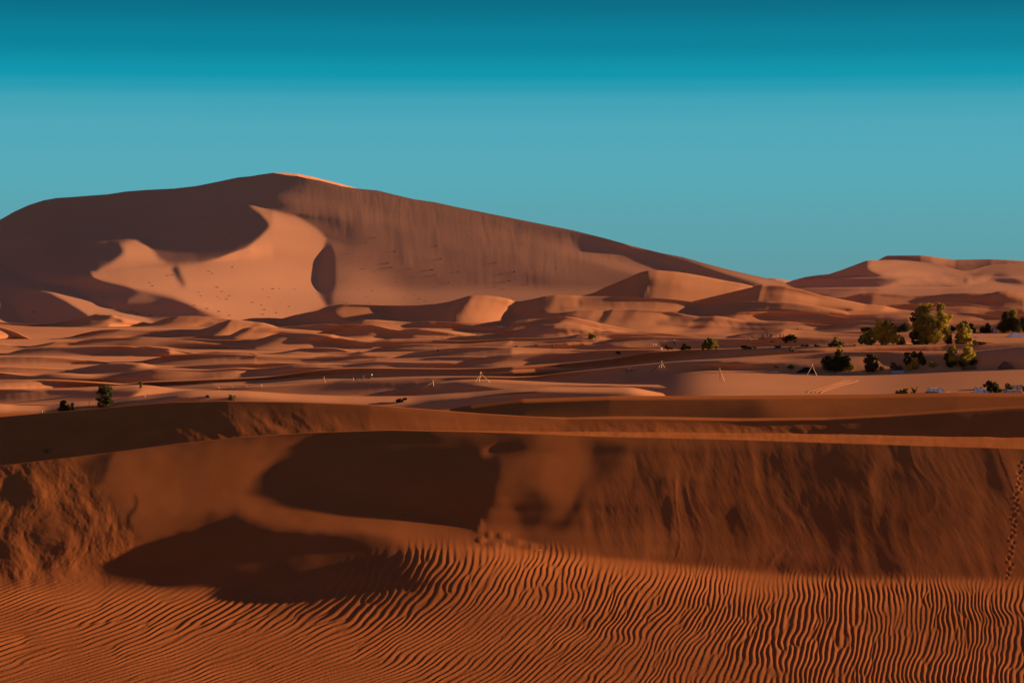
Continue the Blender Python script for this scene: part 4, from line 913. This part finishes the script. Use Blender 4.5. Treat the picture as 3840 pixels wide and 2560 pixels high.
# ---- poles, tripods, ropes
def poles(name, label, k, feet, top, Yof, r=0.07, mat=WOOD, extra=()):
    """feet: ground points, top: shared head"""
    gs = [at(k, *f) for f in feet]; Y = sum(g.y for g in gs) / len(gs)
    root = thing(name, label, 'poles', gs[0]); m = Y / F / ZO[k][2]
    t = pix(k, *top, Y) - gs[0]
    for f, g in zip(feet, gs):
        b = pix(k, f[0], f[1], Y) - gs[0]; b.y = (f[0] * 7 % 13 / 13 - 0.5) * 1.2
        dirv = (t - b).normalized()
        tubes('pole', [(b - dirv * 0.5, t + dirv * 0.35, r * 1.1, r * 0.8, 0.03)], mat, root)
    for e in extra: e(root, gs[0], Y)
    return root
def rope_to(k, a, b, r=0.02, mat=None):
    def f(root, g, Y):
        tubes('rope', [(pix(k, *a, Y) - g, pix(k, *b, Y) - g, r, r)], mat or WOOD, root)
    return f
poles('pole_tripod', 'wooden tripod of three poles with a leaning stay, in front of the low table', 'N', [(228, 716), (296, 706), (366, 708)], (294, 578), 0, r=0.085, extra=[rope_to('N', (285, 610), (140, 714), 0.045, BARK)])
poles('leaning_poles', 'two crossed poles forming an X near the black tent', 'V', [(585, 974), (768, 982)], (684, 800), 0, r=0.075, mat=simple_mat('grey_wood', (0.42, 0.30, 0.22)))
poles('leaning_poles', 'two poles leaning together as a narrow upside-down V, one of them red-brown', 'N', [(1160, 840), (1104, 843)], (1098, 680), 0, r=0.075, mat=simple_mat('orange_wood', (0.5, 0.27, 0.12)))
poles('pole_tripod', 'lopsided tripod of pale poles with one long arm down to the right', 'O', [(1838, 490), (1896, 476), (2035, 478)], (1918, 365), 0, r=0.08)
poles('leaning_poles', 'tiny pale A-shaped pole frame in the left middle distance', 'M', [(2100, 206), (2128, 205)], (2112, 135), 0, r=0.06)
poles('post', 'single pale leaning post with a long guy rope', 'O', [(1270, 578)], (1262, 478), 0, r=0.08, extra=[rope_to('O', (1255, 498), (800, 697), 0.025), rope_to('O', (800, 697), (600, 782), 0.025)])
# rail on short posts
def rail():
    pts = [((667, 275), (667, 248)), ((862, 270), (862, 252)), ((1052, 262), (1052, 243)), ((1256, 250), (1248, 214))]
    gs = at('M', 1052, 262); Y = gs.y; root = thing('rail', 'low wooden rail on four short posts across the lit dune', 'fence', gs); tops = []
    for a, b in pts:
        A_ = pix('M', *a, Y) - gs; B_ = pix('M', *b, Y) - gs; A_.z -= 0.3; tops.append(B_); tubes('post', [(A_, B_, 0.06, 0.05)], WOOD, root)
    tubes('bar', [(tops[i], tops[i + 1], 0.045, 0.045) for i in range(3)], BARK, root)
rail()
def post(k, x, y0, y1, label, mat=WOOD, r=0.07, cap=None, lean=0):
    g = at(k, x, y0); root = thing('post', label, 'post', g); h = (y0 - y1) / ZO[k][2] * g.y / F
    tubes('shaft', [((0, 0, -0.3), (lean, 0, h), r, r * 0.85)], mat, root)
    if cap: tubes('cap', [((lean, 0, h * 0.75), (lean, 0, h * 1.1), r * 1.7, r * 1.5)], cap, root)
post('O', 307, 440, 382, 'thin brown post behind the old tyres', BARK)
post('O', 418, 434, 380, 'post with a white top right of the old tyres', BARK, cap=WHITE)
post('O', 165, 462, 422, 'short pale post left of the old tyres')
post('L', 584, 626, 580, 'lone thin stake on the dune rim at the far left', WOOD, 0.05)
post('M', -355, 415, 388, 'tiny stake with a white top on the shaded slope', BARK, 0.04, cap=WHITE)
def tyre(k, x, y, r_px, label, flat=False):
    g = at(k, x, y); R_ = max(0.35, r_px / ZO[k][2] * g.y / F); root = thing('tyre', label, 'tyre', g, 'old tyres on the rim')
    bm = bmesh.new(); n, m_ = 24, 10; vs = []
    for i in range(n):
        for j in range(m_):
            a = 2 * math.pi * i / n; b = 2 * math.pi * j / m_; rr = R_ * 0.74 + R_ * 0.26 * math.cos(b)
            vs.append(bm.verts.new((rr * math.cos(a), R_ * 0.24 * math.sin(b), rr * math.sin(a) + R_ * 0.85)))
    for i in range(n):
        for j in range(m_): bm.faces.new((vs[i * m_ + j], vs[((i + 1) % n) * m_ + j], vs[((i + 1) % n) * m_ + (j + 1) % m_], vs[i * m_ + (j + 1) % m_]))
    me = bpy.data.meshes.new('tread'); bm.to_mesh(me); bm.free(); me.materials.append(RUBBER); o = bpy.data.objects.new('tread', me); COL.objects.link(o); o.parent = root
    root.rotation_euler = (math.radians(78) if flat else math.radians(12), 0, 0.5)
tyre('O', 278, 450, 20, 'old tyre standing upright, largest of the tyres on the rim')
tyre('O', 212, 462, 15, 'smaller old tyre left of the largest tyre')
tyre('O', 370, 440, 18, 'old tyre lying flat right of the largest tyre', True)
# table, chair
def table():
    g = at('K', 1612, 706); s_ = g.y / F / ZO['K'][2]; w_ = 85 * s_; h = 42 * s_; root = thing('table', 'low grey table on the dune behind the tripod', 'table', g)
    d = 0.8
    mesh_obj('tabletop', [(x * w_ / 2, y * d / 2, h + z * 0.06) for x in (-1, 1) for y in (-1, 1) for z in (0, 1)], [(0, 1, 3, 2), (4, 6, 7, 5), (0, 4, 5, 1), (2, 3, 7, 6), (0, 2, 6, 4), (1, 5, 7, 3)], simple_mat('grey_board', (0.3, 0.3, 0.33)), root)
    for x in (-1, 1):
        for y in (-1, 1): tubes('leg', [((x * w_ * 0.44, y * d * 0.4, -0.3), (x * w_ * 0.44, y * d * 0.4, h), 0.05, 0.05)], STEEL, root)
table()
def chair(k, x, y, hpx, label, mat, group=None):
    g = at(k, x, y); h = hpx / ZO[k][2] * g.y / F; root = thing('chair', label, 'chair', g, group); w_ = 0.45 * h; sh = 0.5 * h
    tubes('leg', [((-w_ / 2, -w_ / 2, -0.2), (-w_ / 2, -w_ / 2, sh), 0.035, 0.035)], mat, root); tubes('leg', [((w_ / 2, -w_ / 2, -0.2), (w_ / 2, -w_ / 2, sh), 0.035, 0.035)], mat, root)
    tubes('leg', [((-w_ / 2, w_ / 2, -0.2), (-w_ / 2, w_ / 2, h), 0.035, 0.035)], mat, root); tubes('leg', [((w_ / 2, w_ / 2, -0.2), (w_ / 2, w_ / 2, h), 0.035, 0.035)], mat, root)
    q = w_ / 2
    mesh_obj('seat', [(-q, -q, sh), (q, -q, sh), (q, q, sh), (-q, q, sh), (-q, -q, sh + .04), (q, -q, sh + .04), (q, q, sh + .04), (-q, q, sh + .04)], [(0, 3, 2, 1), (4, 5, 6, 7), (0, 1, 5, 4), (1, 2, 6, 5), (2, 3, 7, 6), (3, 0, 4, 7)], mat, root)
    mesh_obj('backrest', [(-q, q, sh + h * .25), (q, q, sh + h * .25), (q, q, h), (-q, q, h), (-q, q + .04, sh + h * .25), (q, q + .04, sh + h * .25), (q, q + .04, h), (-q, q + .04, h)], [(0, 1, 2, 3), (7, 6, 5, 4), (0, 4, 5, 1), (3, 2, 6, 7), (0, 3, 7, 4), (1, 5, 6, 2)], mat, root)
chair('K', 1690, 694, 40, 'grey chair right of the low table', simple_mat('grey_board', (0.3, 0.3, 0.33)))
chair('K', 1945, 346, 22, 'pale chair on the flat sand, left one of two', WHITE)
chair('K', 1981, 343, 24, 'pale chair on the flat sand, right one of two', WHITE)

# ---- tents
def frame_tent(k, base_y, xl, xr, tl, tr_, ty, label, mat=WHITE, panels=3, Yadd=0.0, depth=4.0, name='tent', flat_left=False):
    """hipped canopy: foot xl..xr, ridge tl..tr_ at row ty; seams as dark poles"""
    g = at(k, (xl + xr) / 2, base_y); s_ = g.y / F / ZO[k][2]; h = (base_y - ty) * s_; c = (xl + xr) / 2
    x0, x1, a, b = (xl - c) * s_, (xr - c) * s_, (tl - c) * s_, (tr_ - c) * s_
    root = thing(name, label, 'tent', g); root.location.y += Yadd
    z0 = -0.6; d = depth / 2
    V = [(x0, -d, z0), (x1, -d, z0), (x1, d, z0), (x0, d, z0), (a, -d * 0.55, h), (b, -d * 0.55, h), (b, d * 0.55, h), (a, d * 0.55, h)]
    mesh_obj('canopy', V, [(0, 1, 5, 4), (1, 2, 6, 5), (2, 3, 7, 6), (3, 0, 4, 7), (4, 5, 6, 7)], mat, root)
    V = [Vector(v) for v in V]; sg = [(V[i], V[i + 4], 0.05, 0.05) for i in range(4)] + [(V[4 + i], V[4 + (i + 1) % 4], 0.05, 0.05) for i in range(4)]
    for i in range(1, panels):
        t = i / panels; sg.append((V[4].lerp(V[5], t) - Vector((0, 0, 0)), V[0].lerp(V[1], (V[4].lerp(V[5], t).x - x0) / (x1 - x0)), 0.045, 0.045))
    tubes('frame', sg, STEEL, root)
    return root
frame_tent('Z', 577, 745, 1105, 800, 985, 505, 'white panelled tent roof with dark seams, leftmost of the white tents', panels=3)
frame_tent('Z', 582, 665, 940, 720, 880, 548, 'low brown-grey tent roof in front of the leftmost white tent', simple_mat('grey_brown_canvas', (0.25, 0.2, 0.16)), panels=3, Yadd=-4, depth=3)
frame_tent('Z', 553, 1530, 1842, 1582, 1776, 504, 'white two-panelled tent in front of the dark rounded tree', panels=2)
frame_tent('Z', 506, 1592, 1770, 1650, 1735, 462, 'bluish tent peeking out behind the dark rounded tree', panels=2, Yadd=5)
frame_tent('Z', 547, 2005, 2345, 2058, 2256, 500, 'grey-white two-panelled tent at the right edge, in front of the tall cream tent', simple_mat('grey_canvas', (0.5, 0.5, 0.5)), panels=2)
frame_tent('Z', 500, 2165, 2440, 2215, 2400, 424, 'tall cream tent at the right edge', CREAM, panels=2, Yadd=5)
frame_tent('T', 715, 2045, 2460, 2195, 2215, 634, 'white peaked tent with dark stripes at the right edge', panels=1, depth=8)
frame_tent('T', 730, 1505, 1612, 1545, 1575, 704, 'small white tent roof half sunk behind the bank', panels=1)
frame_tent('T', 640, 1828, 1895, 1840, 1888, 572, 'small bluish tent between the dark trees', simple_mat('blue_grey_canvas', (0.4, 0.45, 0.55)), panels=1)
frame_tent('T', 1188, 1310, 1565, 1410, 1450, 1152, 'low brown wool tent at the foot of the joined pair of trees', BROWN, panels=1)
frame_tent('T', 1178, 1905, 2165, 2020, 2050, 1122, 'low brown wool tent standing alone right of the joined pair of trees', BROWN, panels=1)
frame_tent('V', 884, 370, 725, 560, 700, 832, 'black wool tent behind the crossed poles', BLACKM, panels=1, depth=5)
frame_tent('T', 1274, 120, 430, 200, 380, 1252, 'low pale blue tarpaulin in front of the middle row of trees', simple_mat('blue_tarp', (0.3, 0.36, 0.45)), panels=1, depth=3)
def block(name, label, cat, k, xl, xr, y0, y1, depth, mat):
    g = at(k, (xl + xr) / 2, y0); s_ = g.y / F / ZO[k][2]; w_ = (xr - xl) / 2 * s_; h = (y0 - y1) * s_; d = depth / 2
    bm = bmesh.new(); bmesh.ops.create_cube(bm, size=1.0)
    for v in bm.verts: v.co = (v.co.x * 2 * w_, v.co.y * 2 * d, (v.co.z + 0.5) * (h + 0.6) - 0.6)
    bmesh.ops.bevel(bm, geom=list(bm.edges), offset=min(w_, h) * 0.22, segments=3, affect='EDGES')
    me = bpy.data.meshes.new(name); bm.to_mesh(me); bm.free(); me.materials.append(mat); o = bpy.data.objects.new(name, me); COL.objects.link(o); o.location = g; tag(o, label, cat)
block('mud_wall', 'rounded pink mud wall under the left half of the tallest tree', 'wall', 'T', 540, 735, 830, 768, 2.0, ADOBE)

# ---- rope barrier and odds and ends by the person in the white turban
def barrier():
    g = at('L', 838, 600); Y = g.y; root = thing('rope_barrier', 'thin post with a red rope sagging to the ground, beside the egg-shaped tree', 'barrier', g)
    tubes('post', [((0, 0, -0.3), pix('L', 838, 516, Y) - g, 0.05, 0.04)], WOOD, root)
    pts = [(842, 535), (870, 562), (905, 582), (945, 596)]
    P_ = [pix('L', *p, Y) - g for p in pts]
    tubes('rope', [(P_[i], P_[i + 1], 0.05, 0.05) for i in range(3)] + [(pix('L', 842, 540, Y) - g, pix('L', 830, 568, Y) - g, 0.05, 0.05)], RED, root)
barrier()
def bundle(k, x, y, w_px, h_px, label, mat, name='bundle', cat='bundle'):
    g = at(k, x, y); s_ = g.y / F / ZO[k][2]; bm = bmesh.new(); bmesh.ops.create_icosphere(bm, subdivisions=3, radius=1.0)
    for v in bm.verts:
        n_ = 1 + 0.28 * float(noise(np.array(v.co.x * 1.7 + x), np.array(v.co.z * 1.7 + v.co.y * 1.3), 81)); v.co = (v.co.x * w_px / 2 * s_ * n_, v.co.y * w_px / 3 * s_ * n_, max(-0.2, v.co.z * h_px * s_ * n_ * 0.8))
    me = bpy.data.meshes.new(name); bm.to_mesh(me); bm.free(); me.materials.append(mat); me.polygons.foreach_set('use_smooth', np.ones(len(me.polygons), bool))
    o = bpy.data.objects.new(name, me); COL.objects.link(o); o.location = g; return tag(o, label, cat)
bundle('L', 1058, 574, 26, 24, 'small red cloth bundle on the sand right of the person in the white turban', RED)
bundle('M', 515, 396, 60, 36, 'dark blue cloth heap with a peak, lying on the lit dune', BLUE, 'cloth_heap', 'cloth')
tag(tubes('stick', [(at('L', 1085, 566), at('L', 1085, 566) + Vector((3.0, 0, 0.15)), 0.06, 0.04)], WOOD), 'pale wooden stick lying by the red bundle', 'stick')
tag(tubes('branch', [(at('L', 1205, 572) - Vector((0, 0, .3)), at('L', 1205, 572) + Vector((0.3, 0, 2.0)), 0.07, 0.03, 0.25)], BARK), 'short curved branch stuck upright between the two left trees', 'branch')
tag(tubes('drift_stick', [(at('G', 1335, 668), at('G', 1335, 668) + Vector((0.10, 0.05, 0.035)), 0.006, 0.004, 0.012)], WOOD), 'short pale stick at the foot of the near slip face', 'stick')
bundle('G', 428, 420, 26, 7, 'small dark lump of sand and dung on the smooth near slope', BROWN, 'clod', 'clod')

# ---- people
def skin_mesh(name, joints, bones, mat, parent, lvl=1):
    me = bpy.data.meshes.new(name); me.from_pydata([j[0] for j in joints], bones, []); o = bpy.data.objects.new(name, me); COL.objects.link(o)
    md = o.modifiers.new('s', 'SKIN'); md.use_smooth_shade = True
    for i, j in enumerate(joints):
        r = j[1]; me.skin_vertices[0].data[i].radius = r if isinstance(r, tuple) else (r, r)
    me.skin_vertices[0].data[0].use_root = True
    o.modifiers.new('b', 'SUBSURF').levels = lvl
    dg = bpy.context.evaluated_depsgraph_get(); nm = bpy.data.meshes.new_from_object(o.evaluated_get(dg)); nm.name = name; nm.materials.clear(); nm.materials.append(mat)
    bpy.data.objects.remove(o); o = bpy.data.objects.new(name, nm); COL.objects.link(o); o.parent = parent; return o
def person(k, x, y, hpx, label, top, legs, head=None, arms='down', group=None, pose='stand', robe=False, turn=0.0):
    g = at(k, x, y); h = min(2.05, max(1.55, hpx / ZO[k][2] * g.y / F)); f_ = h / 1.75
    root = thing('person', label, 'person', g, group); root.scale = (f_ * 1.08,) * 3; root.rotation_euler = (0, 0, turn)
    if pose == 'stand':
        hip, sho, neck, hd = 0.92, 1.42, 1.50, 1.62
        lf = [((-0.10, 0.02, 0.48), 0.06), ((-0.11, 0, 0.08), 0.045), ((-0.11, -0.12, 0.03), 0.04)]; rf = [((0.10, -0.04, 0.48), 0.06), ((0.12, 0.03, 0.08), 0.045), ((0.12, -0.10, 0.03), 0.04)]; back = 0.0
    else:
        hip, sho, neck, hd = 0.16, 0.64, 0.72, 0.84
        lf = [((-0.18, -0.38, 0.42), 0.07), ((-0.2, -0.55, 0.08), 0.05), ((-0.2, -0.66, 0.04), 0.04)]; rf = [((0.16, -0.40, 0.40), 0.07), ((0.2, -0.60, 0.08), 0.05), ((0.2, -0.72, 0.04), 0.04)]; back = 0.06
    A = {'down': [((-0.26, 0, sho - 0.28), 0.045), ((-0.25, -0.08, sho - 0.55), 0.03)], 'up': [((-0.34, -0.08, sho - 0.05), 0.045), ((-0.16, -0.2, sho + 0.16), 0.03)], 'out': [((0.42, -0.05, sho - 0.02), 0.045), ((0.72, -0.1, sho + 0.03), 0.03)], 'front': [((-0.27, -0.12, sho - 0.24), 0.045), ((-0.08, -0.3, sho - 0.16), 0.03)]}[arms]
    mir = lambda q: [((-p[0], p[1], p[2]), r) for p, r in q]
    La = A if arms != 'out' else [((0.36, -0.2, sho - 0.06), 0.045), ((0.66, -0.28, sho - 0.02), 0.03)]; Ra = mir(A) if arms != 'out' else A
    if arms == 'up': Ra = mir(A)
    base = [((0, back, hip), 0.13), ((0, back, hip + 0.25), 0.12), ((0, 0, sho - 0.04), (0.15, 0.10)), ((0, 0, neck), 0.05), ((0, -0.01, hd), 0.085), ((0, -0.01, hd + 0.1), 0.07)]
    J = base + [((-0.19, 0, sho), 0.06)] + La + [((0.19, 0, sho), 0.06)] + Ra + [((-0.09, back, hip - 0.06), 0.085)] + lf + [((0.09, back, hip - 0.06), 0.085)] + rf
    B = [(0, 1), (1, 2), (2, 3), (3, 4), (4, 5), (2, 6), (6, 7), (7, 8), (2, 9), (9, 10), (10, 11), (0, 12), (12, 13), (13, 14), (14, 15), (0, 16), (16, 17), (17, 18), (18, 19)]
    skin_mesh('body', J, B, SKIN, root)
    gr = lambda r: tuple(q + 0.018 for q in r) if isinstance(r, tuple) else r + 0.018
    S_ = [(p, gr(r)) for p, r in J]
    jk = [S_[1], S_[0], S_[2], S_[6], S_[7], S_[9], S_[10], ((S_[8][0]), 0.042), ((S_[11][0]), 0.042)]
    skin_mesh('jacket', jk, [(0, 1), (0, 2), (2, 3), (3, 4), (4, 7), (2, 5), (5, 6), (6, 8)], top, root)
    if robe:
        V = []; Fc = []; n = 14
        for i, (z, r, ry) in enumerate([(sho - 0.1, 0.2, 0.15), (hip, 0.21, 0.18), (0.5, 0.23, 0.21), (0.06, 0.28, 0.26)]):
            for j in range(n): a = 2 * math.pi * j / n; rr = 1 + 0.06 * math.cos(4 * a) * (i / 3); V.append((r * rr * math.cos(a), ry * rr * math.sin(a), z))
        for i in range(3):
            for j in range(n): Fc.append((i * n + j, i * n + (j + 1) % n, (i + 1) * n + (j + 1) % n, (i + 1) * n + j))
        mesh_obj('robe', V, Fc, legs, root, True)
    else:
        skin_mesh('trousers', [S_[0], S_[12], S_[13], ((S_[14][0]), 0.06), S_[16], S_[17], ((S_[18][0]), 0.06)], [(0, 1), (1, 2), (2, 3), (0, 4), (4, 5), (5, 6)], legs, root)
    hm_ = head or BLACKM; V = []; Fc = []; n = 12; ring = [(hd + 0.02, 0.118), (hd + 0.09, 0.125), (hd + 0.15, 0.10), (hd + 0.19, 0.04)]
    for z, r in ring:
        for j in range(n): a = 2 * math.pi * j / n; V.append((r * math.cos(a), 0.015 + r * math.sin(a), z - (0.05 if math.sin(a) > 0 and z < hd + 0.05 else 0)))
    for i in range(3):
        for j in range(n): Fc.append((i * n + j, i * n + (j + 1) % n, (i + 1) * n + (j + 1) % n, (i + 1) * n + j))
    Fc.append(tuple(range(3 * n, 4 * n)))
    mesh_obj('turban' if head is WHITE else 'hair', V, Fc, hm_, root, True)
    return root
person('L', 998, 592, 114, 'person in a long black robe and white turban between the two left trees', BLACKM, BLACKM, WHITE, 'down', robe=True)
person('K', 2060, 420, 80, 'person in a dark top and pale trousers, both arms stretched out to the right', BLACKM, WHITE, None, 'out')
person('K', 2237, 336, 56, 'person in dark clothes with a white cap, standing above the outstretched person', BLACKM, BLACKM, WHITE)
person('K', 550, 400, 54, 'dark-clad person of a close pair alone in a trough, the left one', BLACKM, JEANS, None, 'front')
person('K', 566, 400, 52, 'dark-clad person of a close pair alone in a trough, the right one with raised arms', JEANS, BLACKM, None, 'up')
person('N', 1512, 308, 62, 'person in khaki with a white cap, standing apart below the group', KHAKI, KHAKI, WHITE)
person('N', 1697, 252, 62, 'dark-clad person with both hands raised to the head, leftmost of the group', BLACKM, BLACKM, None, 'up')
person('N', 1758, 250, 64, 'dark-clad person holding up a camera, second from the left of the group', BLACKM, JEANS, None, 'up')
person('N', 1796, 250, 60, 'dark-clad person in the middle of the group, left of a brown jacket', BLACKM, BLACKM, None, 'down')
person('N', 1820, 250, 58, 'person in a dark brown jacket at the right end of the close group', BROWN, BLACKM, None, 'front')
person('N', 1933, 246, 56, 'person in a maroon top left of the one in red and jeans', MAROON, BLACKM, None, 'down')
person('N', 1977, 258, 56, 'person in a red top and blue jeans beside the dome-shaped bush', RED, JEANS, None, 'down')
person('N', 2100, 250, 60, 'person in dark clothes and white cap mostly hidden behind the dome-shaped bush', BLACKM, BLACKM, WHITE)
person('N', 2173, 124, 40, 'person sitting on the far crest in maroon', MAROON, BLACKM, None, 'down', pose='sit')
person('N', 2232, 126, 40, 'person sitting on the far crest in white and black', WHITE, BLACKM, None, 'down', pose='sit')
person('Q', 1672, 528, 20, 'dark-clad person sitting alone on a trough floor in the middle distance', BLACKM, BLACKM, None, 'front', pose='sit')

# ---- wheel tracks on the flat by the crossed poles: a rut between two low berms, laid on the sand
def track(pts, w_=0.42):
    c = np.array([tuple(at('V', *p)) for p in pts]); n = 120
    t = np.linspace(0, 1, len(c)); tt = np.linspace(0, 1, n)
    # smooth the plan path, then drape it
    X = np.interp(tt, t, c[:, 0]); Yq = np.interp(tt, t, c[:, 1])
    X = gauss1(X[None], 1.4, 1)[0]; Yq = gauss1(Yq[None], 1.4, 1)[0]
    V = []; Fc = []; prof_ = [(-2.4, -0.03), (-1.5, 0.05), (-1.0, 0.11), (-0.55, 0.012), (0.55, 0.012), (1.0, 0.11), (1.5, 0.05), (2.4, -0.03)]
    for i in range(n):
        d = Vector((X[min(i + 1, n - 1)] - X[max(i - 1, 0)], Yq[min(i + 1, n - 1)] - Yq[max(i - 1, 0)], 0)).normalized(); s_ = Vector((-d.y, d.x, 0))
        for o_, z in prof_:
            p = Vector((X[i], Yq[i], 0)) + s_ * o_ * w_; V.append((p.x, p.y, drop(p.x, p.y) + z))
    m = len(prof_)
    for i in range(n - 1):
        for j in range(m - 1): Fc.append((i * m + j, i * m + j + 1, (i + 1) * m + j + 1, (i + 1) * m + j))
    o = mesh_obj('wheel_track', V, Fc, M_MID, None, True); o['kind'] = 'structure'
track([(1300, 1055), (1200, 1090), (1020, 1140), (850, 1200), (700, 1250), (630, 1280)])
track([(1450, 1062), (1350, 1100), (1140, 1152), (950, 1210), (840, 1248), (780, 1280)])
